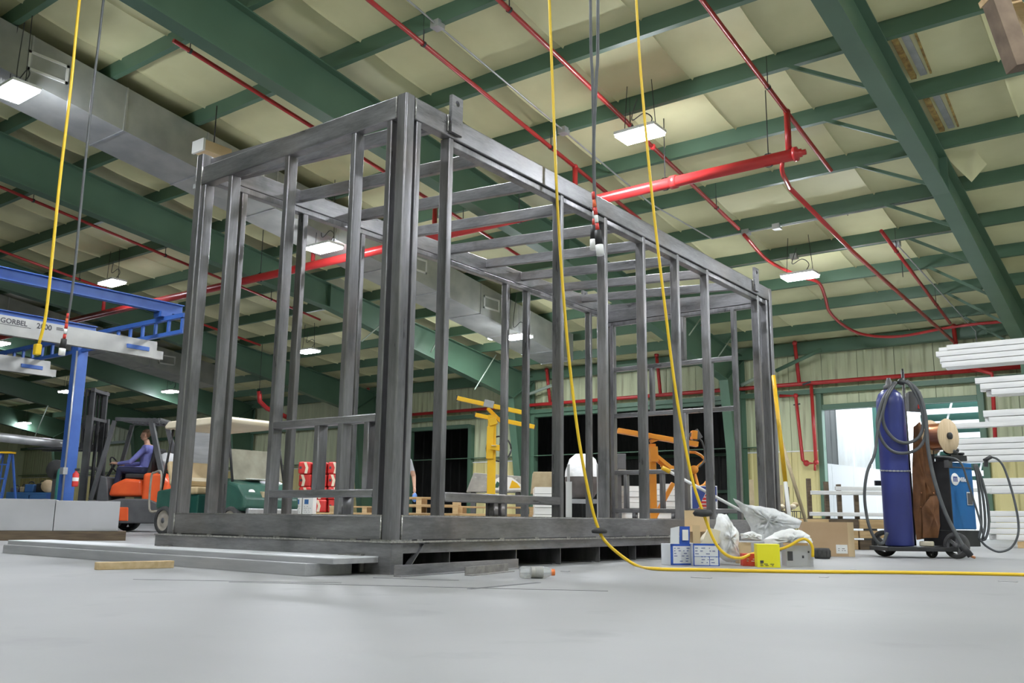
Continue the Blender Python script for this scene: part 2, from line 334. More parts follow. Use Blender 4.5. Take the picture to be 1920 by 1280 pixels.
for n, (a, b, h) in enumerate(DOORS):
    d = struct(bpy.data.objects.new(f'door_{n+1}', None)); col.objects.link(d)
    MB().box(a-.14, YW-.18, 0, a, YW+.06, 3.62 if n < 2 else h+.1).build('jamb', 'green_paint', d, .01)
    MB().box(b, YW-.18, 0, b+.14, YW+.06, 3.62 if n < 2 else h+.1).build('jamb', 'green_paint', d, .01)
    MB().box(a, YW-.16, h, b, YW+.06, h+.13).build('header', 'green_paint', d, .01)
# other walls of the hall
def ribwall(name, p, q, z1, m):
    b = MB(); p, q = Vector((*p, 0)), Vector((*q, 0)); L = (q-p).length; n = int(L/.5)
    t = (q-p).normalized(); nn = Vector((-t.y, t.x, 0)); pts = []
    for i in range(n):
        for f, dd in ((0, 0), (.75, 0), (.82, .03), (.93, .03)): pts.append(p+t*(L*(i+f)/n)+nn*dd)
    pts.append(q)
    m_ = len(pts); b.add([(v.x, v.y, 0) for v in pts]+[(v.x, v.y, z1) for v in pts], [(i, i+1, i+1+m_, i+m_) for i in range(m_-1)])
    return struct(b.build(name, m))
ribwall('wall_left', (X0, YW+.1), (X0, Y0), 9.9, 'wall_green'); ribwall('wall_right', (X1, Y0), (X1, YW+.1), 9.9, 'wall_green'); ribwall('wall_front', (X0, Y0), (X1, Y0), 9.9, 'wall_green')
# dark annex behind the two openings
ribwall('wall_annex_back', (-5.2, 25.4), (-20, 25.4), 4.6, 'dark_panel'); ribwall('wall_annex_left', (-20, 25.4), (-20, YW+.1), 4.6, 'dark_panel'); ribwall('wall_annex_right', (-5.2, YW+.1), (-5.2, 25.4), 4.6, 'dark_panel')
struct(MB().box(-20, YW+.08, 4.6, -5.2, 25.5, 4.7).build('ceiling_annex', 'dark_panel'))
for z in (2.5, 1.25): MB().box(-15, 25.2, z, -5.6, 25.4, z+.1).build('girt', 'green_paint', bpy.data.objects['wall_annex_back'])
# ---- portal frames
YK = 10.6
def zb(Y): return 5.96-.115*(Y-5.14) if Y <= YK else 5.332-(Y-YK)*(5.332-3.95)/(18.1-YK)
def frame(X, label, brace=()):
    t = thing('portal_frame', label, 'steel frame', (X, 0, 0), 0, 'tapered green portal frames')
    yz = [(Y0, RZ(Y0)), (19.2, RZ(19.2)), (19.2, 0), (18.75, 0), (18.1, 3.95), (YK, zb(YK)), (Y0, zb(Y0))]
    n = len(yz); b = MB(); b.add([(-.01, y, z) for y, z in yz]+[(.01, y, z) for y, z in yz], [tuple(range(n)), tuple(range(2*n-1, n-1, -1))]+[(i, (i+1) % n, (i+1) % n+n, i+n) for i in range(n)])
    b.build('web', 'green_paint', t)
    def fl(name, p, q): MB().bar((0, *p), (0, *q), .25, .022).build(name, 'green_paint', t)
    fl('bottom_flange', (Y0, zb(Y0)), (YK, zb(YK))); fl('bottom_flange', (YK, zb(YK)), (18.1, 3.95)); fl('column_flange', (18.1, 3.95), (18.75, 0))
    fl('top_flange', (Y0, RZ(Y0)-.011), (19.2, RZ(19.2)-.011)); fl('column_flange', (19.2, 4.6), (19.2, 0))
    for y in (YK, -2.2): MB().box(-.12, y-.012, zb(y), .12, y+.012, RZ(y)).build('stiffener', 'green_paint', t)
    MB().bar((0, 18.1, 3.95), (0, 19.2, 4.6), .24, .02).build('stiffener', 'green_paint', t)
    for i in brace:
        y = PUR[i]
        for s in (-1,): MB().bar((s*1.15, y, RZ(y)+.01), (s*.06, y+.02, zb(y)+.05), .05, .05).build('flange_brace', 'green_paint', t)
    return t
frame(8.2, 'green portal frame beyond the right edge of the photo')
FR_ = {}
frame(1.19, 'green tapered rafter descending at the far right over the tube rack', range(14, 22))
FR_[-5] = frame(-5.78, 'green tapered rafter crossing from top left behind the steel box frame', (14, 17, 20, 21))
FR_[-12] = frame(-12.75, 'green tapered rafter passing above the blue crane header beam', (16, 19, 21))
FR_[-19] = frame(-19.72, 'green tapered rafter above the golf cart roof, fourth from the right', (18, 20))
FR_[-26] = frame(-26.7, 'green tapered rafter over the forklift, fifth from the right')
frame(-33.7, 'dim green tapered rafter at the far left, sixth from the right')
frame(-40.7, 'dim green tapered rafter nearest the left end wall')
# X bracing rods between columns
for (p, q, l) in (((-5.5, 18.9, 4.3), (-2.0, 19.1, 2.2), 'rod'), ((-12.5, 18.6, 2.3), (-6.2, 19.0, 4.3), 'rod'), ((-5.6, 17.0, 4.7), (-12.4, 10.0, 5.8), 'rod'), ((-12.6, 17.0, 4.7), (-19.4, 10.2, 5.8), 'rod')): pass
def brace(px1, py1, px2, py2, Y, r, m, k):
    f_ = FR_[k]; off = Vector((f_.location.x, 0, 0)); MB().cyl(PY(px1, py1, Y)-off, PY(px2, py2, Y)-off, r, 8).build('knee_brace', m, f_)
brace(1455, 695, 1540, 655, 18.7, .05, 'green_paint', -5)
brace(958, 752, 1035, 722, 18.9, .05, 'bracing', -12)
brace(1390, 722, 1415, 710, 18.8, .05, 'bracing', -5)
for a, b, X in (((735, 590), (678, 640), -12.4), ((855, 570), (808, 660), -12.3), ((930, 665), (890, 730), -12.2), ((440, 730), (400, 800), -19.3), ((90, 760), (60, 830), -26.3), ((1313, 598), (1292, 628), -5.4), ((1375, 628), (1347, 668), -5.4)):
    f_ = FR_[int(X)]; off = Vector((f_.location.x, 0, 0)); MB().cyl(PX(*a, X)-off, PX(*b, X)-off, .018, 6).build('brace_rod', 'bracing', f_)
# ---- lamps
def lamp(x, y, label, drop=.6):
    z = RZ(y)-drop
    t = thing('high_bay_lamp', label, 'lamp', (x, y, z), 0, 'LED high bay lamps')
    MB().box(-.33, -.20, .02, .33, .20, .07).build('housing', 'white_paint', t, .01)
    b = MB()
    for s in (-1, 1): b.cyl((s*.26, 0, .07), (s*.20, .0, drop+.25), .006, 6)
    b.build('hanger', 'black_metal', t)
    MB().tube(smooth([(.1, 0, .07), (.16, .08, .25), (.02, .1, .38), (-.16, .05, .3), (-.05, .02, drop)]), .008, 6).build('power_cord', 'grey_cable', t)
    MB().box(-.31, -.18, -.018, .31, .18, .021).build('diffuser', 'lamp_glow_dim' if x < -15 else 'lamp_glow', t)
    return t
for px, py, l in ((30, 175, 'brilliant lamp at the upper left edge beside the duct'), (1200, 255, 'brilliant lamp right of the black hanging cables, above the red main pipe'), (608, 467, 'bright lamp glaring through the near end of the box frame'),
                  (1500, 520, 'bright lamp just right of the far corner post lifting lug'), (210, 532, 'square lamp above the blue crane truss at left'), (970, 633, 'lamp seen through the middle of the box frame, larger of two side by side'),
                  (940, 634, 'small lamp beside the one seen through the middle of the box frame'), (578, 660, 'small lamp behind the third stud of the box frame end'), (320, 735, 'small lamp left of the box frame, above the forklift cab'),
                  (125, 735, 'small lamp behind the blue crane column'), (0, 645, 'lamp cut by the left edge, by the end of the crane truss'), (33, 848, 'farthest small lamp low at the left edge')):
    if py == 848: p = Vector((-40.5, 16.6, 0))
    else: p = ROOF(px, py, 6.3 if px in (30, 608, 970) else 6.8)
    if px == 940: p = ROOF(px, py, 7.15)
    lamp(p.x, p.y, l, 1.1 if px in (30, 608, 970) else .262 if px == 940 else .6)
for x, y in ((-2, 1.0), (5.2, -5), (5.2, 1.5), (5.2, 7.5), (5.2, 13), (-2, -5), (-9.8, -5), (12, -4), (12, 6), (-2, -11), (5.2, -11)):
    lamp(x, y, 'lamp hung from the purlins outside the photographed view')
# ---- sprinkler pipes
def pipe(name, pts, r, label, hang=(), n=10, joints=(), drops=()):
    t = thing(name, label, 'pipe'); MB().tube(pts, r, n).build('run', 'red_pipe', t)
    b = MB()
    for p in joints: b.sph(p, r*1.55, 10, 6)
    if joints: b.build('fitting', 'red_pipe', t)
    for (x, y, z) in hang:
        MB().cyl((x, y, z), (x, y, RZ(y)+.25), .008, 6).lathe((x, y, z), [(r*1.25, -.02), (r*1.25, .02)], 10, 'y').build('hanger', 'black_metal', t)
    return t
def branch(X, ya, yb, label, z0=7.2, r=.033):
    zz = lambda y: z0-.14*y
    return pipe('sprinkler_branch', [(X, ya, zz(ya)), (X, yb, zz(yb))], r, label, [(X, y, zz(y)) for y in PUR if ya < y < yb][::2], 8, [(X, y, zz(y)) for y in ((ya+8.0) if 0 else 8.0,) if ya < y < yb])
branch(-3.85, -6, 10.2, 'red sprinkler branch pipe running over the box frame\'s near corner')
branch(-2.4, -6, 11.3, 'red sprinkler branch pipe passing beside the brilliant lamp')
branch(-.25, -6, 9.9, 'red sprinkler branch pipe that drops to the end of the main pipe')
branch(-6.95, 2.45, 11, 'red sprinkler branch pipe starting with an open end, left of the rafter')
branch(-10.3, -2, 12, 'red sprinkler branch pipe running beneath the galvanised duct')
branch(-14.6, -2, 12, 'red sprinkler branch pipe left of the duct, crossing the yellow cord')
branch(-18.4, -2, 13, 'red sprinkler branch pipe above the blue crane header')
branch(-24, 0, 15, 'dim red sprinkler branch pipe in the far left bay')
branch(-.18, 12.4, 17.7, 'red sprinkler branch pipe nearest the right rafter, far end bent down')
pipe('sprinkler_branch', [(-.5, 8.68, 5.2), (-.52, 11.8, 4.98), (-.35, 18.8, 4.5)], .036, 'long red pipe from the main pipe end down to the far wall')
pts = smooth([tuple(ROOF(px, py, 7.2)) for px, py in ((1395, 440), (1440, 488), (1500, 518), (1535, 530), (1548, 560), (1556, 585), (1585, 612), (1625, 628), (1690, 630), (1790, 612), (1910, 600))], 5)
pipe('sprinkler_hose', [(p.x, p.y, p.z) for p in pts], .034, 'red pipe curving under the purlins to the right of the far lamp')
mp = pipe('sprinkler_main', [(-24, 8, 5.42), (-.12, 8, 5.42)], .085, 'thick red sprinkler main pipe crossing behind the box frame roof', [(-.55, 8, 5.42), (-2.2, 8, 5.42), (-5, 8, 5.42), (-12, 8, 5.42)], 14, ())
MB().lathe((-.16, 8, 5.42), [(.085, -.02), (.105, -.02), (.105, .03), (.06, .05), (.06, .09), (.04, .10), (.04, .15), (0, .15)], 14, 'x').build('end_cap', 'red_pipe', mp)
MB().lathe((-2.05, 8, 5.42), [(.086, -.05), (.105, -.05), (.105, .05), (.086, .05)], 14, 'x').build('coupling', 'red_pipe', mp)
for x in (-.25, -3.85, -6.95, -10.3, -14.6, -18.4): MB().cyl((x, 8, 5.45), (x, 8, 7.2-1.12), .045, 10).build('riser', 'red_pipe', mp)
MB().tube([(-.35, 8, 5.38), (-.38, 8.05, 5.27), (-.42, 8.2, 5.24), (-.5, 8.7, 5.2)], .034, 8).build('drop', 'red_pipe', mp)
wp = pipe('sprinkler_wall_main', [(-24, 19.1, 3.83), (3.5, 19.1, 3.83)], .055, 'red sprinkler pipe running level along the far wall above the doors')
for (px, y0, y1, Y) in ((1490, 643, 722, 18.9), (1788, 612, 697, 18.9), (1231, 665, 745, 18.9), (1025, 693, 760, 18.9), (690, 730, 800, 18.9)):
    a, b = PY(px, y0, Y), PY(px+1, y1, Y); b.z = 3.83; MB().cyl((a.x, Y, a.z), (a.x, 19.1, 3.83), .05, 8).sph((a.x, Y, a.z), .07, 8, 6).build('riser', 'red_pipe', wp)
dv = thing('drain_valve', 'red drain pipe loop with a valve hanging on the wall beside the bright door', 'pipe')
q = lambda px, py: tuple(PY(px, py, 19.05))
MB().tube([q(1521, 722), q(1530, 868), q(1512, 868), q(1505, 862), q(1492, 742), q(1462, 742)], .045, 8).build('run', 'red_pipe', dv)
for c_, r_ in ((q(1512, 868), .08), (q(1530, 866), .07), (q(1492, 742), .07)): MB().sph(c_, r_, 8, 6).build('fitting', 'red_pipe', dv)
MB().cyl(q(1528, 868), q(1528, 882), .03, 8).build('drain_cock', 'red_pipe', dv)
MB().bar(q(1505, 721), q(1520, 716), .05, .05).bar(q(1488, 759), q(1500, 757), .05, .03).build('valve_handle', 'black_metal', dv)
pipe('sprinkler_drop', [tuple(PY(1822, 690, 18.9)), tuple(PY(1860, 700, 18.9)), tuple(PY(1861, 718, 18.9)), tuple(PY(1868, 860, 18.9))], .045, 'red drop pipe at the far right behind the tube rack')
pipe('sprinkler_elbow', [tuple(PX(486, 733, -19)), tuple(PX(487, 752, -19)), tuple(PX(500, 765, -19)), tuple(PX(545, 785, -19))], .075, 'short red elbow pipe above the golf cart roof', [tuple(PX(486, 735, -19))], n=10)
# ---- conduits
def conduit(pts, label, r=.014, boxes=()):
    t = thing('conduit', label, 'conduit'); MB().tube(pts, r, 6).build('run', 'galv', t)
    for p in boxes: MB().box(p[0]-.07, p[1]-.07, p[2]-.05, p[0]+.07, p[1]+.07, p[2]+.05).build('junction_box', 'galv', t)
cz = lambda y: RZ(y)-.02
conduit([(-3.6, -3, cz(-3)), (-3.6, 4.2, cz(4.2)), (-3.55, 10.1, cz(10.1)), (-3.2, 11.9, cz(11.9)), (-2.4, 11.9, cz(11.9)), (1.0, 11.9, cz(11.9))], 'thin grey conduit running down the ceiling then along a purlin', .014, [(-3.6, 4.24, cz(4.24)), (-3.58, 7.25, cz(7.25)), (-2.5, 11.9, cz(11.9)), (-1.9, 11.9, cz(11.9))])
conduit([(-3.6, 13.33, cz(13.3)), (1.1, 13.33, cz(13.3))], 'pale conduit along the purlin above the far right lamp', .013, [(-2.1, 13.33, cz(13.3))])
conduit([(-.2, 13.5, cz(13.5)), (.1, 19.0, cz(19)), (.1, 19.1, 3.9)], 'thin conduit slanting down the ceiling to the far wall, right of the red pipes', .013, [(-.2, 13.5, cz(13.5))])
for i, (px, y0, y1, Y) in enumerate(((1584, 315, 405, 12), (1688, 450, 520, 14.8))):
    a = PY(px, y0, Y); b = PY(px, y1, Y); tag(MB().cyl(a, (a.x, Y, RZ(Y)), .008, 6).cyl(a, (a.x, Y, b.z), .008, 6).build('hanger_rod', 'black_metal'), ('thin hanger rod left of the long red pipe', 'thin hanger rod between the two far red pipes')[i], 'rod')
# ---- ducts
def duct(X, ya, yb, w_, h_, label, off=.02, grilles=()):
    t = thing('air_duct', label, 'duct'); zt = lambda y: RZ(y)-off
    cut = [ya]
    while cut[-1]+1.5 < yb: cut.append(cut[-1]+1.5)
    cut.append(yb)
    for i, (a, b) in enumerate(zip(cut[:-1], cut[1:])):
        ha = h_; b_ = MB(); vs = []
        for y in (a+.008, b-.008): vs += [(X-w_/2, y, zt(y)-ha), (X+w_/2, y, zt(y)-ha), (X+w_/2, y, zt(y)), (X-w_/2, y, zt(y))]
        b_.add(vs, [(0, 1, 2, 3), (7, 6, 5, 4), (0, 4, 5, 1), (1, 5, 6, 2), (2, 6, 7, 3), (3, 7, 4, 0)]).build('duct_section', 'duct', t)
        MB().add([(X-w_/2-.012, y, zt(y)-ha-.012) if k == 0 else (X+w_/2+.012, y, zt(y)-ha-.012) if k == 1 else (X+w_/2+.012, y, zt(y)) if k == 2 else (X-w_/2-.012, y, zt(y)) for y in (b-.015, b+.015) for k in range(4)], [(0, 1, 2, 3), (7, 6, 5, 4), (0, 4, 5, 1), (1, 5, 6, 2), (2, 6, 7, 3), (3, 7, 4, 0)]).build('flange', 'galv', t)
    for y in grilles:
        x = X+w_/2; z = zt(y)-h_*.5; g = MB()
        for (dy0, dz0, dy1, dz1) in ((-.3, -.15, .3, -.11), (-.3, .11, .3, .15), (-.3, -.15, -.26, .15), (.26, -.15, .3, .15)): g.box(x, y+dy0, z+dz0-.14*0, x+.02, y+dy1, z+dz1)
        gr = g.build('grille', 'white_paint', t); MB().box(x, y-.26, z-.11, x+.006, y+.26, z+.11).build('grille_mesh', 'duct', gr)
    return t
duct(-9.55, -6, 15.9, 1.0, .72, 'large galvanised air duct running down the ceiling behind the box frame', .02, (1.75, 5.4, 9.8, 12.4))
duct(-23.2, 0, 14.5, 1.1, .72, 'dim galvanised air duct above the forklift', .02, (9.4, 12.6))
tag(MB().box(-8.9, 4.2, 5.62, -8.4, 4.9, 5.7).build('ceiling_panel', 'duct'), 'small pale panel hanging under the duct, left of the box frame corner', 'panel')
bx = PX(400, 284, -8.2); hb = thing('unit_heater', 'small orange-brown heater unit on the duct behind the box frame\'s upper left corner', 'heater', (bx.x, bx.y, bx.z))
MB().box(-.14, -.25, -.09, .14, .25, .09).build('case', 'cardboard_light', hb, .01); MB().box(-.15, -.29, -.10, .15, -.25, .10).build('end_plate', 'white_paint', hb); MB().cyl((0, 0, .09), (0, 0, RZ(bx.y)-bx.z), .01, 6).build('hanger', 'black_metal', hb)
# ---- outdoors seen through the bright doorway
ow = thing('white_shed_wall', 'weathered white panel wall outside the bright doorway, left part', 'wall', (0, 26.4, 0))
panels('shed_panel', 'white_worn', -6.6, -3.15, 0, 4.2, 26.4, .55, .02, None) if 0 else None
pmx = MB().box(0, 0, 0, .53, .04, 4.3).mesh('shed_panel'); pmx.materials.append(MAT['white_worn'])
for i in range(7): share(pmx, 'shed_panel', ow, (-7.2+i*.55, 0, 0))
lw = thing('white_hoarding', 'low plain white panel fence with sloping top outside the doorway', 'fence', (0, 23.4, 0))
for i in range(8):
    x = -5.4+i*.62; z = lambda xx: 2.05-.14*(xx+5.0)
    MB().prism([(x, 0), (x+.605, 0), (x+.605, z(x+.6)), (x, z(x))], 0, .04).build('fence_panel', 'white_paint', lw)
tag(MB().box(-4.05, 25.3, 0, -3.3, 25.5, 4.2).build('outdoor_post', 'dark_green_ext', None, .01), 'dark green post outside between the white wall and white bars', 'post')
tag(MB().box(-3.3, 25.6, 0, -3.15, 25.7, 4.2).build('outdoor_downpipe', 'white_paint', None, .01), 'white downpipe outside beside the dark green post', 'pipe')
wr = thing('white_bar_stack', 'rows of white bars stacked outside behind the copper wire spool', 'rack', (0, 24.5, 0))
for i in range(7): MB().box(-2.6, 0, 1.65+i*.36, 1.4, .12, 1.80+i*.36).build('bar', 'white_paint', wr)
for x in (-1.9, -.7, .4): MB().bar((x-.4, .16, 1.6), (x+.4, .16, 4.2), .05, .05).build('diagonal', 'white_paint', wr)
MB().box(-2.5, .4, 0, 2, .5, 4.4).build('backing', 'dark_green_ext', wr)
for x in (-2.5, 1.2): MB().box(x, .1, 0, x+.1, .3, 4.3).build('upright', 'dark_green_ext', wr)
# ================================================================== THE STEEL BOX FRAME
W, L, A, ZP, ZS, ZB, DD, HH = 2.342, 6.432, .0853, .1935, .3458, 2.943, .059, 3.10
ZL = 3.21                                     # higher left side of the mono-pitch roof
cg = thing('steel_box_frame', 'large bare steel frame of a storage container standing on the concrete floor', 'steel frame')
def rr(w_, h_, r=.009):
    out = []
    for cx, cy, a0 in ((w_/2-r, h_/2-r, 0), (-w_/2+r, h_/2-r, 90), (-w_/2+r, -h_/2+r, 180), (w_/2-r, -h_/2+r, 270)):
        for k in range(4): g = math.radians(a0+30*k); out.append((cx+r*math.cos(g), cy+r*math.sin(g)))
    return out
def member(name, p, q, w_, h_, m='steel', up=(0, 0, 1), r=.009): 
    b = MB().prof(p, q, rr(w_, h_, r), up)
    n0 = len(b.f); b.s = [False, False]+[True]*(n0-2)
    o = b.build(name, m, cg); md = o.modifiers.new('wn', 'WEIGHTED_NORMAL'); md.keep_sharp = False; return o
# base
MB().box(-W-DD, -DD, ZP-.012, DD, L+DD, ZP).build('base_plate', 'steel_beam', cg, .002)
MB().box(-W-DD, -DD, ZP-.0125, -W+.25, L+DD, ZP-.012)
for y0, y1 in ((-DD, -DD+.012), (L+DD-.012, L+DD)): MB().box(-W-DD+.004, y0+.003, 0, DD-.004, y1-.003, ZP-.013).build('end_channel', 'steel_beam', cg)
for s, y in ((1, -DD+.012), (-1, L+DD-.012)):
    for x in (-W-DD+.006, DD-.012): MB().box(x, y, 0, x+.006, y+s*.10, ZP-.013).build('channel_return', 'steel_beam', cg)
    MB().box(-W-DD+.01, y, 0, DD-.02, y+s*.08, .010).build('channel_foot', 'steel_beam', cg)
for x in (DD-.03, -W-DD+.02): MB().box(x, .06, ZP-.073, x+.008, L-.06, ZP-.013).build('side_rail', 'steel_beam', cg)
for y in (.52, 1.24, 1.80, 2.36, 2.95, 3.6, 4.25, 4.9, 5.6):
    MB().box(-W-.02, y, 0, DD-.04, y+.007, ZP-.013).box(-W-.02, y-.05, 0, DD-.08, y+.05, .008).build('cross_member', 'steel', cg)
MB().bar((DD-.03, .09, .01), (DD-.03, .24, ZP-.02), .006, .05, (1, 0, 0)).build('gusset', 'steel_beam', cg)
for x, wd in ((-W+.02, .16), (-.36, .20)):
    MB().box(x, -DD-.03, .10, x+wd, -DD, .113).box(x+wd-.012, -DD-.03, .01, x+wd, -DD, .10).build('pocket_lip', 'bare_edge', cg)
for k in range(9):
    y = .22+k*.42; MB().box(.0, y, ZP, .012, y+.05, ZP+.008).build('weld_bead', 'weld', cg)
for k in range(6):
    x = -W+.15+k*.37; MB().box(x, -.012, ZP, x+.05, 0, ZP+.008).build('weld_bead', 'weld', cg)
MB().box(-.16, -.014, ZP, .014, 0, ZP+.007).box(0, 0, ZP, .014, .17, ZP+.007).build('weld_bead', 'weld', cg)
MB().box(-W-DD, -DD-.003, ZP-.010, DD+.003, -DD, ZP+.001).build('plate_edge', 'weld', cg); MB().box(DD, -DD, ZP-.010, DD+.003, L+DD, ZP+.001).build('plate_edge', 'weld', cg)
MB().box(-W+A, .006, ZS-.001, -A, .012, ZS+.003).build('sill_edge', 'weld', cg); MB().box(-.012, A, ZS-.001, -.006, L-A, ZS+.003).build('sill_edge', 'weld', cg)
# corner posts, sills, top beams
C_ = A/2
for x, z1 in ((-C_, HH), (-W+C_, ZL)):
    for y in (C_, L-C_): member('corner_post', (x, y, ZP), (x, y, z1), A, A, 'steel', (0, 1, 0), .012)
hs = (ZS-ZP); hb_ = HH-ZB
for y in (C_, L-C_):
    member('sill_beam', (-W+A, y, ZP+hs/2), (-A, y, ZP+hs/2), A-.006, hs, 'steel_beam'); member('top_beam', (-W+A, y, ZB+hb_/2), (-A, y, ZB+hb_/2), A-.006, hb_, 'steel_beam')
for x, dz in ((-C_, 0), (-W+C_, ZL-HH)):
    member('sill_beam', (x, A, ZP+hs/2), (x, L-A, ZP+hs/2), A-.006, hs, 'steel_beam'); member('top_beam', (x, A, ZB+dz+hb_/2), (x, L-A, ZB+dz+hb_/2), A-.006, hb_, 'steel_beam')
# bright welds on the near corner
for (x, y, z0, z1) in ((-A-.004, -.002, ZB, HH-.01), (.002, A+.004, ZB, HH-.01), (-A-.003, -.001, ZP, ZS), (.001, A+.003, ZP, ZS), (-W+A+.003, -.001, ZP, ZS), (-W+A+.003, -.001, ZB, HH-.005)):
    MB().cyl((x, y, z0), (x, y, z1), .006, 8).build('weld_bead', 'weld', cg)
# sloping gable plate on the near and far end beams
for y in (.075, L-.085): MB().add([(-W+A, y, HH-.01), (-.1, y, HH-.01), (-W+A, y, ZL-.02), (-W+A, y+.01, HH-.01), (-.1, y+.01, HH-.01), (-W+A, y+.01, ZL-.02)], [(0, 1, 2), (5, 4, 3), (0, 3, 4, 1), (1, 4, 5, 2), (2, 5, 3, 0)]).build('gable_plate', 'steel_beam', cg)
# studs
SX, SD = .051, .085
for x in (-2.2345, -1.888, -1.21, -.507, -.1645): member('stud', (x, .012+SD/2, ZS), (x, .012+SD/2, ZB), SX, SD, 'steel', (0, 1, 0))
LONG = [.142, .476, 1.872, 2.563, 3.253, 3.952, 4.642, 6.02, 6.29]
for y in LONG: member('stud', (-.012-SD/2, y, ZS), (-.012-SD/2, y, ZB-.002), SD, SX, 'steel', (0, 1, 0))
for a, b in zip(LONG[1:-1], LONG[2:]): member('header', (-.012-SD/2, a+SX/2, ZB-.032), (-.012-SD/2, b-SX/2, ZB-.032), SD-.01, .052, 'steel')
LEFT = [.42, 1.08, 1.79, 2.45, 4.10, 4.51, 5.90, 6.2]
for y in LEFT: member('stud', (-W+.012+SD/2, y, ZS), (-W+.012+SD/2, y, ZB+ZL-HH-.06), SD, SX, 'steel', (0, 1, 0))
member('header', (-W+.012+SD/2, A, ZB+ZL-HH-.032), (-W+.012+SD/2, L-A, ZB+ZL-HH-.032), SD-.01, .052, 'steel')
yb = L-.012-SD/2
for x in (-2.2, -.478, -.13): member('stud', (x, yb, ZS), (x, yb, ZB-.05), SX, SD, 'steel', (0, 1, 0))
member('header', (-W+A, yb, ZB-.03), (-A, yb, ZB-.03), SD-.02, .052, 'steel')
member('stud', (-1.163, yb, 2.33), (-1.163, yb, ZB-.056), SX, SD, 'steel', (0, 1, 0)); member('stud', (-1.163, yb, ZS), (-1.163, yb, 1.653), SX, SD, 'steel', (0, 1, 0))
for z, x0, x1 in ((2.295, -2.17, -.505), (1.678, -2.17, -.505), (.935, -2.17, -1.19), (.449, -2.17, -1.19), (.449, -1.135, -.5)): member('rail', (x0, yb, z), (x1, yb, z), SD-.01, .055, 'steel_beam')
for x, z0, z1 in ((-1.62, 1.706, 2.267), (-.80, 1.706, 2.267), (-2.02, .477, .907), (-1.5, .477, .907), (-1.9, ZS, .421), (-1.35, ZS, .421), (-.75, ZS, .421)): member('stud', (x, yb, z0), (x, yb, z1), SX, SD-.012, 'steel', (0, 1, 0))
# near end: two rails and stubs between studs four and five
yf = .012+SD/2
for z, h in ((.952, .05), (.481, .05)): member('rail', (-1.184, yf, z), (-.19, yf, z), SD+.004, h, 'steel_beam')
for x, z0, z1 in ((-.735, .506, .927), (-.266, .506, .927), (-.478, ZS, .456)): member('stud', (x, yf, z0), (x, yf, z1), SX, SD-.004, 'steel', (0, 1, 0))
# long side: low rail with stub under the first wide opening
member('rail', (-.012-SD/2, .503, .469), (-.012-SD/2, 1.846, .469), SD+.004, .062, 'steel_beam')
for y in (1.05, 1.13): member('stud', (-.012-SD/2, y, ZS), (-.012-SD/2, y, .438), SD-.004, SX, 'steel', (0, 1, 0))
# roof joists falling from left to right
for y in (.36, 1.03, 1.70, 2.36, 3.05, 3.71, 4.38, 5.05, 5.72): member('roof_joist', (-W+A+.002, y, ZL-.058), (-A+.01, y, HH-.085), .052, .10, 'steel_beam')
# lifting lugs on both long beams
for x, s in ((.0, 1), (-W, -1)):
    for y in (.485, 5.91):
        z0 = 2.97 if s > 0 else 3.03
        b = MB().prism([(0, 0)], 0, 0) if 0 else MB()
        x0, x1 = (x, x+.028) if s > 0 else (x-.028, x)
        ring = [(y+.022*math.cos(g*math.pi/6), z0+.225+.022*math.sin(g*math.pi/6)) for g in range(12)]
        a_ = .058; outer = [(y+p_, z0+.225+q_) for p_, q_ in ((a_, 0), (a_, .03), (a_, .052), (0, .052), (-a_, .052), (-a_, .03), (-a_, 0), (-a_, -.1), (-a_, -.225), (0, -.225), (a_, -.225), (a_, -.1))]
        for i, xx in enumerate((x0, x1)): b.add([(xx, p, q) for p, q in outer]+[(xx, p, q) for p, q in ring], [(k, (k+1) % 12, (k+1) % 12+12, k+12) for k in range(12)])
        b.add([(x0, p, q) for p, q in outer]+[(x1, p, q) for p, q in outer], [(k, (k+1) % 12, (k+1) % 12+12, k+12) for k in range(12)])
        b.add([(x0, p, q) for p, q in ring]+[(x1, p, q) for p, q in ring], [(k, (k+1) % 12, (k+1) % 12+12, k+12) for k in range(12)])
        lg = b.build('lifting_lug', 'steel_beam', cg)
        xe = x1 if s > 0 else x0
        for yy in (y-.07, y+.07): MB().cyl((x+s*.004, yy, z0+.005), (x+s*.004, yy, z0+.125), .007, 8).build('weld_bead', 'weld', lg)
# ================================================================== THINGS LYING ON THE FLOOR NEAR THE FRAME
def lay(name, m, px1, py1, px2, py2, w_, h_, label, cat, bev=.002, z=0):
    a, b = G(px1, py1), G(px2, py2); return tag(MB().bar((a.x, a.y, z+h_/2), (b.x, b.y, z+h_/2), w_, h_).build(name, m, None, bev), label, cat)
a, b = G(738, 1081), G(971, 1065)
d_ = (b-a).normalized(); sd = Vector((-d_.y, d_.x, 0))
tag(MB().prof((a.x, a.y, 0), (b.x, b.y, 0), [(0, 0), (.055, 0), (.055, .005), (.005, .005), (.005, .064), (0, .064)]).build('steel_angle', 'steel_beam', None, .001), 'long steel angle lying along the box frame\'s near long side', 'steel angle')
a, b = G(871, 1079), G(952, 1071)
tag(MB().prof((a.x, a.y, 0), (b.x, b.y, 0), [(0, 0), (.05, 0), (.05, .005), (.005, .005), (.005, .05), (0, .05)]).build('steel_angle', 'bare_edge', None, .001), 'short steel angle in front of the long one, left of the bottle', 'steel angle')
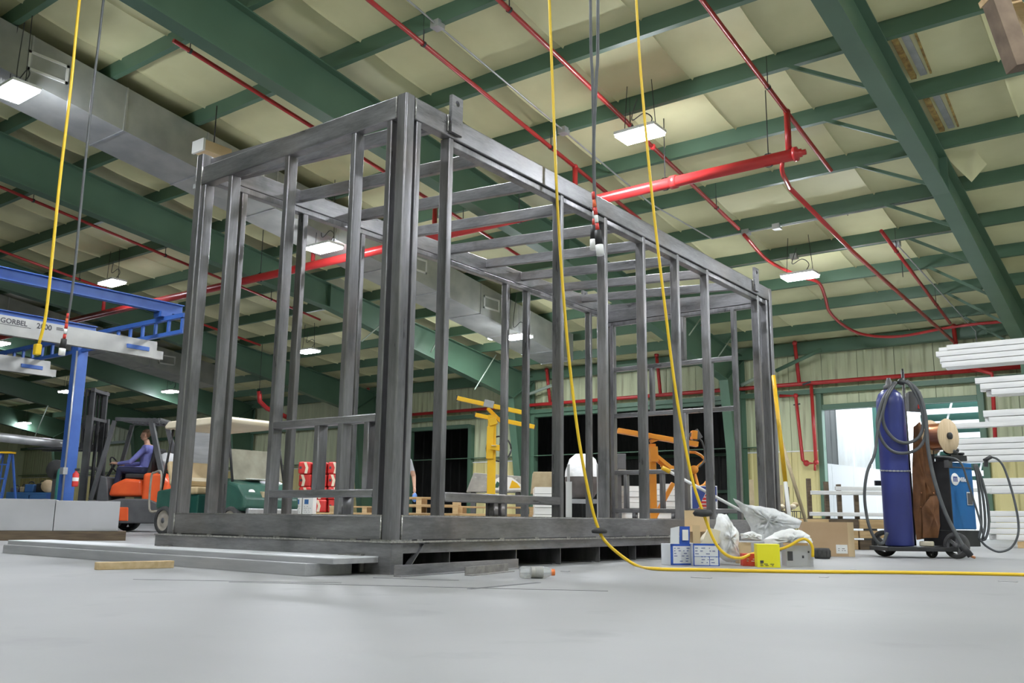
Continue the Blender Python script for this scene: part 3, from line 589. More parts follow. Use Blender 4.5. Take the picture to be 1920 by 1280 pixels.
# long light sheet-metal panels
o1 = thing('sheet_metal_panel', 'long light grey folded sheet panel lying on top of another on the floor', 'metal panel')
ax, ay, bx_, by = -4.75, .16, -.30, -.12
def pan(t, x0, y0, x1, y1, wd, z, h, m, e):
    a, b = Vector((x0, y0, z)), Vector((x1, y1, z)); MB().prof(a, b, [(-wd/2, 0), (wd/2, 0), (wd/2, .006), (-wd/2, .006)]).build('face', m, t)
    n = (b-a).normalized(); s_ = Vector((n.y, -n.x, 0))
    for s in (-1, 1): MB().bar(a+s_*s*wd/2-Vector((0, 0, h/2)), b+s_*s*wd/2-Vector((0, 0, h/2)), .006, h).build('folded_edge', e, t)
    MB().bar(b-n*.004-s_*wd/2-Vector((0, 0, h/2)), b-n*.004+s_*wd/2-Vector((0, 0, h/2)), .006, h).build('end_fold', e, t) 
pan(o1, -4.30, -.06, -.05, -.22, .36, .098, .03, 'sheet_grey', 'sheet_edge')
o2 = thing('sheet_metal_panel', 'grey folded sheet panel underneath the long light one', 'metal panel')
pan(o2, -4.22, -.14, -.18, -.32, .34, .062, .061, 'sheet_edge', 'sheet_edge')
a, b = G(180, 1068), G(322, 1064); pk = tag(MB().bar((a.x, a.y, .0225), (b.x, b.y, .0225), .07, .045).build('timber_batten', 'timber', None, .003), 'pale timber batten under the left part of the sheet panels', 'timber')
# bottle
bt = thing('drink_bottle', 'clear crumpled drink bottle with an orange cap lying on the concrete', 'bottle', tuple(G(974, 1084)), VIEW+.18)
MB().lathe((0, 0, .034), [(0, 0), (.028, .003), (.034, .015), (.034, .05), (.030, .07), (.034, .09), (.035, .13), (.033, .15), (.024, .175), (.016, .188), (.016, .20)], 16, 'x').build('body', 'bottle_clear', bt)
MB().lathe((0, 0, .034), [(.0325, .065), (.0335, .09), (.0335, .12), (.0325, .135)], 16, 'x').build('label_sleeve', 'bin_steel', bt)
MB().lathe((0, 0, .034), [(.018, .185), (.019, .19), (.019, .205), (0, .206)], 16, 'x').build('cap', 'cap_orange', bt)
# grey block on timber at left
a = spot(-60, 11.2); bl = thing('grey_panel_box', 'low pale grey sheet metal box resting on a dark timber at the left edge', 'metal box', (a.x, a.y, .0), VIEW+.40)
fn = lp(a); xr, zt = fn(187, 938); _, z0 = fn(187, 997); xm, _ = fn(78, 937); xr *= 1.07; xm *= 1.08
MB().box(-1.2, 0, z0, xm-.004, .7, zt+.012).build('panel', 'block_grey', bl, .004); MB().box(xm+.004, 0, z0, xr, .7, zt).build('panel', 'block_grey', bl, .004)
MB().box(xr-.3, -.002, z0+.01, xr-.02, .0, z0+.03).build('edge_fold', 'sheet_edge', bl)
tb = tag(MB().box(-1.4, -.05, 0, xr+.1, .6, z0-.003).build('timber_skid', 'dark_timber', None, .004), 'dark timber skid beneath the grey box at the left edge', 'timber'); tb.location = (a.x, a.y, 0); tb.rotation_euler = (0, 0, VIEW+.40)
# ================================================================== HANGING CORDS
def cord(name, path, r, m, label, cat='cord'):
    t = thing(name, label, cat, tuple(path[0])); o = Vector(path[0])
    MB().tube([Vector(p)-o for p in path], r, 8).build('cable', m, t); return t, o
o = spot(1120, 6.9); P = lambda px, py: onplane(px, py, o)
top = P(1030, 0); ln = [Vector((top.x-.12, top.y, RZ(top.y)+.15))]+[P(*q) for q in ((1030, 0), (1037, 180), (1046, 400), (1062, 620), (1082, 800), (1103, 920), (1121, 988), (1142, 1022))]
g1 = [G(px, py, .012) for px, py in ((1190, 1058), (1230, 1066), (1330, 1068), (1480, 1071), (1700, 1073), (1960, 1078), (2350, 1092))]
t, oo = cord('extension_cord', smooth(ln+g1, 6), .0118, 'yellow_cord', 'yellow extension cord hanging from the ceiling and trailing right across the floor')
q = P(1124, 995)-oo; MB().lathe((q.x, q.y, q.z), [(.0, -.02), (.055, -.016), (.06, 0), (.045, .02), (.0, .024)], 14, 'z').build('strain_ball', 'black_rubber', t)
o = spot(1330, 6.6); P2 = lambda px, py: onplane(px, py, o)
top = P2(1193, 0); ln = [Vector((top.x-.1, top.y, RZ(top.y)+.15))]+[P2(*q) for q in ((1193, 0), (1206, 190), (1224, 380), (1245, 560), (1268, 740), (1296, 890), (1320, 965), (1340, 1015), (1362, 1040))]+[onplane(1388, 1046, spot(1388, 6.85)), onplane(1414, 1037, spot(1414, 7.2))]
e_ = [onplane(px, py, spot(1450, 7.16)) for px, py in ((1470, 1027), (1505, 1010), (1522, 1022), (1524, 1044))]
t, oo = cord('extension_cord', smooth(ln+e_, 6), .0112, 'yellow_cord', 'yellow extension cord with a black ball looping down onto the box pile')
q = P2(1318, 962)-oo; MB().lathe((q.x, q.y, q.z), [(.0, -.026), (.06, -.02), (.072, 0), (.055, .024), (.0, .03)], 14, 'z').build('strain_ball', 'black_rubber', t)
o = spot(100, 9.0); P3 = lambda px, py: onplane(px, py, o)
top = P3(149, 0); t, oo = cord('extension_cord', smooth([(top.x, top.y, RZ(top.y)+.15)]+[P3(*q) for q in ((149, 0), (132, 170), (112, 340), (98, 480), (86, 590), (73, 645))], 6), .016, 'yellow_cord', 'yellow drop cord with a yellow socket hanging at the left')
q = P3(70, 655)-oo; MB().box(q.x-.035, q.y-.03, q.z-.055, q.x+.035, q.y+.03, q.z+.055).build('socket', 'yellow_cord', t, .01)
def tape_cable(pxs, D, label, sock, r=.02, stripes=True):
    o = spot(pxs[-1][0], D); Q = lambda a: onplane(*a, o); top = Q(pxs[0]); path = smooth([(top.x, top.y, RZ(top.y)+.15)]+[Q(a) for a in pxs], 4)
    t, oo = cord('drop_cable', path, r, 'grey_cable', label, 'cable')
    e = Q(pxs[-1])-oo; u = (Q(pxs[-2])-Q(pxs[-1])).normalized()
    for k in range(5):
        a = e+u*(.11+.055*k); MB().cyl(a, a+u*.05, r*1.18, 10).build('tape_band', ('red_tape', 'print_white', 'red_tape', 'orange_tape', 'red_tape')[k], t)
    MB().cyl(e+u*.11, e+u*.01, r*2.0, 14, r*2.3).build('plug_body', 'black_rubber', t); MB().cyl(e+u*.01, e-u*.06, r*2.35, 14).build('plug_face', 'print_white', t)
tape_cable([(1107, 0), (1111, 150), (1114, 300), (1114, 400), (1113, 452)], 6.0, 'grey hanging cable with striped tape and plug, rear one of the pair', 1, .011)
tape_cable([(1121, 0), (1118, 150), (1113, 280), (1117, 400), (1124, 462)], 5.8, 'grey hanging cable with striped tape and plug, front one of the pair', 1, .0115)
tape_cable([(194, 0), (172, 190), (150, 400), (136, 540), (117, 655)], 9.2, 'dark hanging cable with taped end and white plug at the left', 1, .014)
# ================================================================== BOXES AND PLASTIC IN FRONT OF THE FRAME
def obox(b, p0, p1, p2, z0, z1):              # upright box on a ground corner p0 with edges to p1 and p2
    p3 = p1+p2-p0; vs = [(p.x, p.y, z) for z in (z0, z1) for p in (p0, p1, p3, p2)]
    return b.add(vs, [(0, 3, 2, 1), (4, 5, 6, 7), (0, 1, 5, 4), (1, 2, 6, 5), (2, 3, 7, 6), (3, 0, 4, 7)])
def carton(label, px, D, ang, wx, wy, h, m, name='cardboard_box', open_=True, z=0):
    o = spot(px, D); t = thing(name, label, 'box', (o.x, o.y, z), ang); b = MB(); k = .004
    b.box(0, 0, 0, wx, k, h).box(0, wy-k, 0, wx, wy, h).box(0, k, 0, k, wy-k, h).box(wx-k, k, 0, wx, wy-k, h).box(k, k, 0, wx-k, wy-k, k)
    if not open_: b.box(k, k, h-k, wx-k, wy-k, h)
    b.build('carton', m, t, .001); return t
def printed(t, m, rows, x0, x1, z0, z1, face='y', at=0, seed=1):
    rnd = random.Random(seed); b = MB()
    for r in range(rows):
        z = z1-(z1-z0)*(r+.5)/rows; x = x0
        while x < x1-.01:
            l = rnd.uniform(.008, .03)
            l = min(l, x1-x)
            if rnd.random() < .8: (b.box(x, at-.0012, z-.0025, x+l, at, z+.0025) if face == 'y' else b.box(at, x, z-.0025, at+.0012, x+l, z+.0025))
            x += l+rnd.uniform(.006, .03)
    o_ = b.build('printed_text', m, t); o_['kind'] = 'stuff'; return o_
# blue and white carton with raised flaps
ba = carton('blue and white printed carton with open flaps beside the yellow cord', 1256, 7.12, VIEW+.33, .185, .15, .158, 'box_white')
MB().box(-.001, -.0015, 0, .02, 0, .158).box(.172, -.0015, 0, .1865, 0, .158).box(0, -.0015, .142, .185, 0, .158).box(0, -.0015, 0, .185, 0, .012).build('blue_stripe', 'box_blue', ba)
printed(ba, 'print_blue', 6, .03, .165, .02, .135, 'y', -.0002, 3)
MB().bar((.05, .003, .158), (.05, -.008, .30), .12, .004, (1, 0, 0)) if 0 else None
b = MB().add([(.0, .0, .158), (.075, .0, .158), (.075, -.01, .29), (.0, -.01, .275), (.0, .004, .158), (.075, .004, .158), (.075, -.006, .29), (.0, -.006, .275)], [(0, 1, 2, 3), (7, 6, 5, 4), (0, 4, 5, 1), (1, 5, 6, 2), (2, 6, 7, 3), (3, 7, 4, 0)]); b.build('flap', 'box_white', ba)
b = MB().add([(.08, .0, .15), (.165, .0, .15), (.165, -.012, .29), (.08, -.012, .29), (.08, .004, .15), (.165, .004, .15), (.165, -.008, .29), (.08, -.008, .29)], [(0, 1, 2, 3), (7, 6, 5, 4), (0, 4, 5, 1), (1, 5, 6, 2), (2, 6, 7, 3), (3, 7, 4, 0)]); fl = b.build('flap', 'box_blue', ba)
MB().box(.098, -.016, .185, .148, -.009, .265).build('paper_label', 'print_white', fl)
bb = carton('blue and white printed carton, right one of the pair, with a tan flap', 1298, 7.05, VIEW-.04, .195, .16, .165, 'box_white')
MB().box(0, -.0015, .0, .008, 0, .165).box(.187, -.0015, 0, .195, 0, .165).box(0, -.0015, .15, .195, 0, .165).box(0, -.0015, 0, .195, 0, .006).box(.12, -.0015, .0, .124, 0, .07).box(0, -.0015, .068, .195, 0, .071).build('blue_stripe', 'box_blue', bb)
printed(bb, 'print_blue', 6, .015, .18, .015, .142, 'y', -.0002, 5)
b = MB().add([(.005, .02, .165), (.06, .02, .165), (.055, -.0, .30), (.0, .0, .30), (.005, .025, .165), (.06, .025, .165), (.055, .005, .30), (.0, .005, .30)], [(0, 1, 2, 3), (7, 6, 5, 4), (0, 4, 5, 1), (1, 5, 6, 2), (2, 6, 7, 3), (3, 7, 4, 0)]); b.build('flap', 'cardboard_light', bb)
MB().add([(.07, .02, .165), (.19, .02, .165), (.21, .0, .26), (.12, .0, .285), (.07, .026, .165), (.19, .026, .165), (.21, .006, .26), (.12, .006, .285)], [(0, 1, 2, 3), (7, 6, 5, 4), (0, 4, 5, 1), (1, 5, 6, 2), (2, 6, 7, 3), (3, 7, 4, 0)]).build('inner_flap', 'bag_cream', bb)
# brown flap of a flattened carton behind
o = spot(1282, 7.6); fn = lp(o); t = thing('flattened_carton', 'flattened brown cardboard standing behind the blue cartons', 'cardboard', tuple(o), VIEW)
x0, z0 = fn(1284, 985); x1, z1 = fn(1330, 957)
MB().box(x0, 0, 0, x1, .012, z1).build('sheet', 'cardboard_light', t, .001); MB().box(x0-.08, -.10, z0-.05, x1+.1, .0, z0-.044).build('folded_sheet', 'cardboard', t)
# yellow and red boxes
yb_ = carton('bright yellow cardboard box at the front of the pile', 1417, 6.95, VIEW-.13, .165, .16, .168, 'box_yellow', open_=False)
MB().box(.165, .02, .0, .1655, .15, .16).build('side_crease', 'box_yellow', yb_); printed(yb_, 'print_dark', 2, .02, .12, .008, .03, 'y', -.0002, 9)
MB().box(.02, -.0012, .03, .045, 0, .05).build('printed_mark', 'print_dark', yb_)
rb = carton('small red box half hidden behind the yellow box', 1390, 7.12, VIEW-.05, .12, .10, .092, 'box_red', open_=False)
printed(rb, 'print_white', 2, .03, .11, .03, .06, 'y', -.0002, 11)
tn = carton('small tan cardboard box between the plastic bags and the yellow box', 1384, 7.5, VIEW+.1, .1, .1, .165, 'cardboard_light', open_=True)
# grey tub
gt = carton('pale grey box with printed side behind the yellow box', 1471, 7.2, VIEW-.05, .205, .15, .165, 'block_grey', open_=False)
MB().box(.01, -.002, .04, .05, 0, .11).box(.12, -.002, .06, .135, 0, .08).box(.165, -.002, .10, .178, 0, .115).build('printed_mark', 'print_dark', gt); MB().box(-.02, -.004, .155, .17, 0, .175).build('paper_flap', 'cardboard', gt)
bc = carton('brown cardboard box with a white label at the right of the pile', 1503, 9.3, VIEW-.10, .50, .16, .335, 'cardboard', open_=False)
MB().box(.32, -.002, .03, .43, 0, .115).build('paper_label', 'print_white', bc); printed(bc, 'print_dark', 2, .34, .42, .05, .085, 'y', -.0022, 13); MB().box(.44, -.0015, .0, .5, 0, .335).build('tape_edge', 'cardboard_light', bc)
# black pad
o = spot(1538, 8.7); t = thing('rubber_wheel', 'small black ribbed rubber wheel lying by the brown box', 'wheel', tuple(o)); MB().lathe((0, 0, 0), [(.0, 0), (.065, 0), (.075, .02), (.075, .075), (.065, .095), (.03, .095), (.03, .08), (0, .08)], 20).build('tyre', 'tire', t)
for k in range(10): g = k*math.pi/5; MB().box(.066, -.008, .02, .079, .008, .075).build('tread_block', 'tire', t).rotation_euler = (0, 0, g)
# plastic film heaps: crumpled sheets with thickness
def film(name, label, D, outline, px0, m, thick=.16, seed=1, n=26):
    o = spot(px0, D); fn = lp(o); pts = [fn(*p) for p in outline]; rnd = random.Random(seed); t = thing(name, label, 'plastic wrap', tuple(o), VIEW)
    xs = [p[0] for p in pts]; zs = [p[1] for p in pts]; bm = bmesh.new()
    def inside(x, z):
        c = False; j = len(pts)-1
        for i in range(len(pts)):
            if (pts[i][1] > z) != (pts[j][1] > z) and x < (pts[j][0]-pts[i][0])*(z-pts[i][1])/(pts[j][1]-pts[i][1])+pts[i][0]: c = not c
            j = i
        return c
    cx, cz_ = sum(xs)/len(xs), sum(zs)/len(zs); N = len(pts); rings = 7; vs = []; fs = []
    dense = []
    for i in range(N):
        a, b = pts[i], pts[(i+1) % N]
        for k in range(4): dense.append((a[0]+(b[0]-a[0])*k/4+rnd.uniform(-.004, .004), max(.002, a[1]+(b[1]-a[1])*k/4+rnd.uniform(-.004, .004))))
    M = len(dense)
    for side in (-1, 1):
        base = len(vs)
        for r in range(rings):
            f = 1-r/rings
            for (x, z) in dense:
                hgt = thick*(1-f**2)**.5
                vs.append((cx+(x-cx)*f, side*hgt*.5*(1+rnd.uniform(-.35, .35)) + rnd.uniform(-.012, .012)*(1-f), cz_+(z-cz_)*f+rnd.uniform(-.006, .006)*(1 if r else 0)))
        vs.append((cx, side*thick*.5, cz_)); c = len(vs)-1
        for r in range(rings-1):
            for k in range(M): fs.append((base+r*M+k, base+r*M+(k+1) % M, base+(r+1)*M+(k+1) % M, base+(r+1)*M+k))
        for k in range(M): fs.append((base+(rings-1)*M+k, base+(rings-1)*M+(k+1) % M, c))
    MB().add(vs, fs, True).build('film', m, t); return t
film('plastic_bag', 'white crumpled plastic bag slumped behind the red box', 7.3, [(1336, 1000), (1347, 962), (1362, 964), (1376, 985), (1386, 1000), (1384, 1030), (1388, 1050), (1362, 1054), (1346, 1042)], 1362, 'film', .18, 3)
film('plastic_bag', 'tan and white torn paper packing in the right blue carton', 7.25, [(1312, 1012), (1325, 992), (1345, 994), (1352, 1012), (1345, 1030), (1318, 1026)], 1332, 'bag_cream', .1, 9)
film('bubble_wrap', 'large sheet of clear bubble wrap peaked up over the pile', 7.9, [(1374, 934), (1392, 944), (1418, 948), (1450, 952), (1475, 964), (1503, 976), (1499, 990), (1468, 992), (1450, 1004), (1424, 1030), (1412, 1004), (1405, 985), (1393, 962)], 1432, 'film_clear', .16, 5)
film('foam_bag', 'puffy white foam wrap lying on top of the grey box', 7.55, [(1432, 1012), (1452, 998), (1480, 990), (1505, 995), (1518, 1004), (1524, 1016), (1515, 1030), (1470, 1030), (1436, 1030)], 1478, 'film', .16, 8)
film('foam_bag', 'small roll of white foam wrap left of the bubble wrap', 7.5, [(1388, 1000), (1410, 996), (1430, 1004), (1428, 1014), (1390, 1010)], 1409, 'film', .06, 12)
o = spot(1400, 7.75); t = tag(MB().box(-.14, 0, 0, .22, .24, .17).build('packing_tray', 'block_grey', None, .006), 'low grey tray under the bubble wrap', 'tray'); t.location = o; t.rotation_euler = (0, 0, VIEW)
# poles
def pole(pts, r, label, mats, cut):
    a, b = pts; t = thing('pole', label, 'pole', tuple(a)); d = b-a; last = 0
    for f, m, nm, k in cut: MB().cyl(d*last, d*f, r*k, 10).build(nm, m, t); last = f
pole((onplane(1241, 876, spot(1241, 9.6)), G(1412, 990)*0+onplane(1398, 962, spot(1398, 9.4))), .016, 'pale extension pole with a yellow grip lying slanted inside the box frame', 0, [(.10, 'yellow_paint', 'grip', 1.5), (1, 'galv_tube', 'shaft', 1)])
a, b = onplane(1450, 704, spot(1452, 10.4)), onplane(1486, 1000, spot(1486, 9.9)); b.z = .01; pole((a, b), .022, 'yellow and white pole leaning on the box frame\'s far corner', 0, [(.62, 'yellow_paint', 'grip_sleeve', 1.1), (1, 'white_paint', 'shaft', 1)])
a, b = onplane(1456, 796, spot(1456, 11.4)), onplane(1526, 1000, spot(1526, 10.6)); b.z = .01; pole((a, b), .022, 'grey-brown broom handle leaning right beside the yellow pole', 0, [(1, 'bin_rust', 'shaft', 1)])
# ================================================================== WELDING CART
D = 9.2; o = spot(1720, D); fn = lp(o)
def fy(px, py, y): p = onplane(px, py, o+NRM*y)-o; return p.dot(HR), p.z
wc = thing('welding_cart', 'black steel welding cart with two large rubber wheels at the right', 'cart', tuple(o), VIEW)
xa, zt = fn(1652, 1023); xb, _ = fn(1802, 1023)
MB().box(xa, -.16, zt-.045, xb, .30, zt-.005).build('platform', 'black_metal', wc, .005)
MB().box(xa+.17, .20, zt, xa+.22, .24, zt+1.0).build('upright', 'black_metal', wc)
MB().bar((xa+.05, .18, zt+.62), (xa+.34, .18, zt+.62), .03, .05).build('cylinder_yoke', 'black_metal', wc)
def wheel(t, c, r, wd, rz, spokes=5):
    w_ = MB().lathe((0, 0, 0), [(r*.72, -wd/2), (r*.93, -wd/2), (r, -wd*.3), (r, wd*.3), (r*.93, wd/2), (r*.72, wd/2), (r*.72, -wd/2)], 28, 'y').build('tyre', 'tire', t); w_.location = c; w_.rotation_euler = (0, 0, rz)
    b = MB().lathe((0, 0, 0), [(r*.74, -wd*.35), (r*.66, -wd*.35), (r*.66, wd*.35), (r*.74, wd*.35)], 24, 'y').lathe((0, 0, 0), [(0, -wd*.45), (r*.2, -wd*.45), (r*.2, wd*.45), (0, wd*.45)], 14, 'y')
    for k in range(spokes): g = 2*math.pi*k/spokes; b.bar((r*.15*math.cos(g), 0, r*.15*math.sin(g)), (r*.7*math.cos(g), 0, r*.7*math.sin(g)), wd*.5, r*.16, (0, 1, 0))
    h = b.build('wheel_hub', 'truck_grey', w_); return w_
xw, _ = fy(1660, 1040, .25); wheel(wc, (xw, .25, .13), .13, .07, -.9)
xw, _ = fy(1795, 1040, -.14); wheel(wc, (xw, -.14, .125), .125, .06, -.95)
xw, _ = fn(1752, 1040); wheel(wc, (xw, .05, .055), .055, .05, .2); MB().box(xw-.05, .02, .08, xw+.05, .1, zt-.045).build('caster_fork', 'black_metal', wc)
xc, _ = fn(1796, 1000)
# gas cylinder
cx, _ = fn(1687, 1020); gc = thing('gas_cylinder', 'tall scuffed dark blue gas cylinder chained on the welding cart', 'gas cylinder', tuple(o+HR*cx+Vector((0, 0, zt))), VIEW)
R_ = .135; h1 = fn(1687, 755)[1]-zt; h2 = fn(1687, 727)[1]-zt
MB().lathe((0, 0, 0), [(0, 0), (R_-.01, 0), (R_, .012), (R_, h1-.02), (R_*.97, h1+.03), (R_*.80, h1+.09), (R_*.5, h1+.125), (.045, h2-.02), (.045, h2)], 36).build('shell', 'cyl_blue', gc)
MB().lathe((0, 0, 0), [(.048, h2-.03), (.055, h2-.03), (.055, h2+.02), (.035, h2+.03), (.03, h2+.07), (.02, h2+.08), (.02, h2+.10), (0, h2+.1)], 20).build('valve', 'truck_grey', gc)
MB().cyl((0, 0, h2+.05), (.10, -.02, h2+.05), .015, 8).lathe((.12, -.03, h2+.06), [(0, -.02), (.035, -.02), (.035, .02), (0, .02)], 14, 'y').build('regulator', 'black_metal', gc)
hc = fn(1687, 882)[1]-zt; b = MB()
for k in range(26):
    g = -math.pi+math.pi*k/25*1.0-.0; p = Vector((math.cos(g)*(R_+.006), math.sin(g)*(R_+.006), hc-.012*math.sin(math.pi*k/25))); tq = Vector((-math.sin(g), math.cos(g), 0)); b.bar(p-tq*.011, p+tq*.011, .006 if k % 2 else .014, .014 if k % 2 else .006)
b.build('chain', 'galv', gc)
# leather jacket
lj = thing('leather_jacket', 'brown leather welding jacket hanging between the blue cylinder and welder', 'jacket', tuple(o), VIEW)
out = [fn(*p) for p in ((1714, 800), (1726, 790), (1738, 812), (1742, 850), (1752, 895), (1756, 928), (1745, 930), (1737, 942), (1734, 1010), (1720, 1012), (1714, 960), (1712, 880))]
out2 = [fn(*p) for p in ((1726, 952), (1742, 930), (1757, 928), (1760, 985), (1756, 1008), (1728, 1008))]
def cloth(t, nm, poly, y, m, dep, seed):
    rnd = random.Random(seed); n = len(poly); cx_ = sum(p[0] for p in poly)/n; cz_ = sum(p[1] for p in poly)/n; vs = []; fs = []; den = []
    for i in range(n):
        a, b = poly[i], poly[(i+1) % n]
        for k in range(3): den.append((a[0]+(b[0]-a[0])*k/3, a[1]+(b[1]-a[1])*k/3))
    M = len(den)
    for side in (1, -1):
        base = len(vs)
        for r in range(5):
            f = 1-r/5
            for (x, z) in den: vs.append((cx_+(x-cx_)*f, y-side*(dep*(1-f*f)**.5*(.6+.4*math.sin(x*70+z*6)))+rnd.uniform(-.004, .004), cz_+(z-cz_)*f))
        vs.append((cx_, y-side*dep, cz_)); c = len(vs)-1
        for r in range(4):
            for k in range(M): fs.append((base+r*M+k, base+r*M+(k+1) % M, base+(r+1)*M+(k+1) % M, base+(r+1)*M+k))
        for k in range(M): fs.append((base+4*M+k, base+4*M+(k+1) % M, c))
    return MB().add(vs, fs, True).build(nm, m, t)
cloth(lj, 'jacket_body', out, .02, 'leather', .05, 2); cloth(lj, 'sleeve', out2, -.03, 'leather', .05, 4)
for p in ((1725, 924), (1748, 924), (1724, 950)): x, z = fn(*p); MB().sph((x, -.03, z), .007, 8, 6).build('snap', 'copper', lj)
x0, z0 = fn(1725, 1022); tag(MB().box(0, 0, 0, .13, .06, .05).build('rag_bundle', 'bag_cream', None, .012), 'small multicoloured rag bundle at the foot of the leather jacket', 'rag').location = o+HR*x0+NRM*.02+Vector((0, 0, zt))
# welder
xw0, _ = fn(1788, 1000); zb0 = fn(1788, 992)[1]; zt0 = fn(1788, 866)[1]
wl = thing('welding_machine', 'blue and black wire welding machine on the cart with a white emblem', 'welder', tuple(o+HR*xw0+NRM*(-.02)+Vector((0, 0, zt))), VIEW+.50)
wx, wy, z0, z1 = .36, .34, zb0-zt, zt0-zt
# local: -x side black face runs back-left, +x side blue face; corner at origin
MB().box(0, .004, z0, wx, wy, z1).build('cabinet', 'welder_blue', wl, .008); MB().box(-.012, 0, z0-.01, 0, wy, z1+.012).build('front_panel', 'black_metal', wl, .004)
MB().box(-.014, -.004, z1-.06, .05, .05, z1+.02).build('top_cap', 'truck_grey', wl, .006); MB().box(0, -.004, z1-.055, wx, .0, z1-.045).build('lid_seam', 'truck_grey', wl)
MB().box(-.02, -.01, -.0, wx+.02, wy, z0-.01).build('base_tray', 'black_metal', wl, .004)
for k in range(12): MB().box(-.016, .20, z1-.12-k*.022, -.012, .31, z1-.132-k*.022).build('vent_slot', 'galv', wl)
em = MB().lathe((.075, 0, z1-.17), [(0, -.004), (.058, -.004), (.062, 0)], 24, 'y').build('emblem_disc', 'print_white', wl); em.scale = (1, 1, 1)
for k in range(3): MB().box(.042+k*.024, -.0055, z1-.195, .056+k*.024, -.003, z1-.145).build('emblem_bar', 'print_blue', wl)
MB().box(.042, -.0055, z1-.155, .104, -.003, z1-.143).build('emblem_bar', 'print_blue', wl)
lettering('Miller', .062, 'print_white', wl, (.13, -.002, z1-.19), (math.pi/2, 0, 0), .001)
dp = MB().box(.235, -.004, z0+.24, .32, -.001, z0+.37).build('data_plate', 'print_white', wl); MB().box(.24, -.006, z0+.245, .315, -.004, z0+.36).build('plate_print', 'truck_grey', dp)
# spool and feeder on top of the welder
xs_, zs_ = fn(1764, 818); sp = thing('copper_wire_spool', 'copper wire spool with plywood flanges above the welder', 'wire spool', tuple(o+HR*xs_+NRM*.02+Vector((0, 0, zs_))), VIEW-1.02)
MB().lathe((0, 0, 0), [(.135, -.085), (.137, -.06), (.137, .06), (.135, .085)], 32, 'x').build('copper_wire', 'copper', sp)
for x in (-.095, .085): MB().lathe((x, 0, 0), [(0, 0), (.172, 0), (.176, .005), (.172, .012), (0, .012)], 32, 'x').build('flange', 'spool_wood', sp)
MB().lathe((.1, 0, 0), [(0, -.005), (.035, -.005), (.035, .02), (.015, .03), (0, .03)], 12, 'x').build('hub', 'black_rubber', sp); MB().cyl((-.1, 0, 0), (-.1, 0, zt0-zs_+.0), .02, 8).build('stand', 'black_metal', sp)
xf, zf = fn(1798, 850); wf = thing('wire_feeder', 'black wire feeder mechanism on top of the welder', 'machine', tuple(o+HR*xf+NRM*.10+Vector((0, 0, zt0))), VIEW+.4)
MB().box(-.16, -.1, .012, .06, .1, .07).build('base', 'black_metal', wf, .005)
rnd = random.Random(4)
for k in range(9): x, y, z = rnd.uniform(-.12, .06), rnd.uniform(-.08, .02), rnd.uniform(.05, .14); MB().lathe((x, y, z), [(0, -.03), (.022, -.03), (.022, .0), (.034, .0), (.034, .02), (0, .02)], 10, rnd.choice('xyz')).build('drive_roll', 'black_rubber', wf)
# helmet behind cylinder
xh, zh = fn(1736, 745); hm = thing('welding_helmet', 'dark welding helmet hung behind the blue cylinder', 'helmet', tuple(o+HR*xh+NRM*.25+Vector((0, 0, zh))), VIEW)
MB().add([(-.06, 0, .10), (.06, -.02, .10), (.085, -.06, -.08), (.06, -.05, -.13), (-.07, 0, -.12), (-.05, .12, .09), (.05, .12, .09), (.07, .12, -.08), (-.06, .12, -.1)], [(0, 1, 2, 3, 4), (0, 5, 6, 1), (1, 6, 7, 2), (2, 7, 3), (3, 7, 8, 4), (4, 8, 5, 0), (5, 8, 7, 6)]).build('shell', 'truck_grey', hm, .01); MB().box(.0, -.068, -.09, .07, -.05, -.05).build('visor', 'red_print', hm)
MB().cyl((0, .12, 0), (-.1, .15, -.1), .015, 6).build('strap', 'black_rubber', hm)
xt, zt1 = fn(1709, 688); _, zz0 = fn(1709, 722); tr = tag(MB().cyl((0, 0, zt-zz0), (0, 0, zt1-zz0), .016, 10).cyl((0, 0, zt1-zz0), (0, 0, zt1-zz0+.02), .01, 8).build('filler_tube', 'black_metal'), 'thin black tube standing up behind the blue cylinder', 'tube'); tr.location = o+HR*xt+NRM*.22+Vector((0, 0, zz0))
# hoses and cables on the cart
def hose(label, pts, r, dy=-.02, end=None, m='grey_cable'):
    t = thing('welding_hose', label, 'hose', tuple(o), VIEW); P = []
    for p in pts:
        y_ = (p[2] if len(p) > 2 else dy)-.14; x, z = fy(p[0], p[1], y_); P.append((x, y_, max(z, r)))
    MB().tube(smooth(P, 6), r, 8).build('hose', m, t); return t, P
hose('grey hose looped widely over the blue cylinder, inner loop', [(1680, 717, .1), (1664, 742, .0), (1655, 775, -.02), (1660, 802, -.02), (1678, 824, -.03), (1700, 830, -.03), (1722, 820, -.02), (1731, 795, -.02), (1725, 755, .0), (1706, 722, .05), (1690, 714, .1)], .017)
hose('grey hose looped over the blue cylinder, lower loop', [(1676, 718, .12), (1655, 750, .0), (1645, 790, -.02), (1652, 822, -.03), (1672, 845, -.04), (1700, 849, -.04), (1724, 838, -.03), (1736, 812, -.02), (1735, 775, -.01), (1722, 740, .02), (1700, 716, .06)], .016)
hose('long grey hose hanging left of the blue cylinder to the platform', [(1660, 750, .0), (1647, 800, -.04), (1640, 850, -.06), (1626, 885, -.08), (1621, 930, -.08), (1628, 980, -.08), (1642, 1012, -.08), (1655, 1018, -.06), (1664, 998, -.06)], .015)
t, P_ = hose('thick black cable running down across the welder front to a plug', [(1700, 714, .1), (1722, 735, .0), (1735, 780, -.05), (1740, 840, -.08), (1752, 900, -.12), (1772, 960, -.16), (1795, 1005, -.2), (1806, 1024, -.22)], .019)
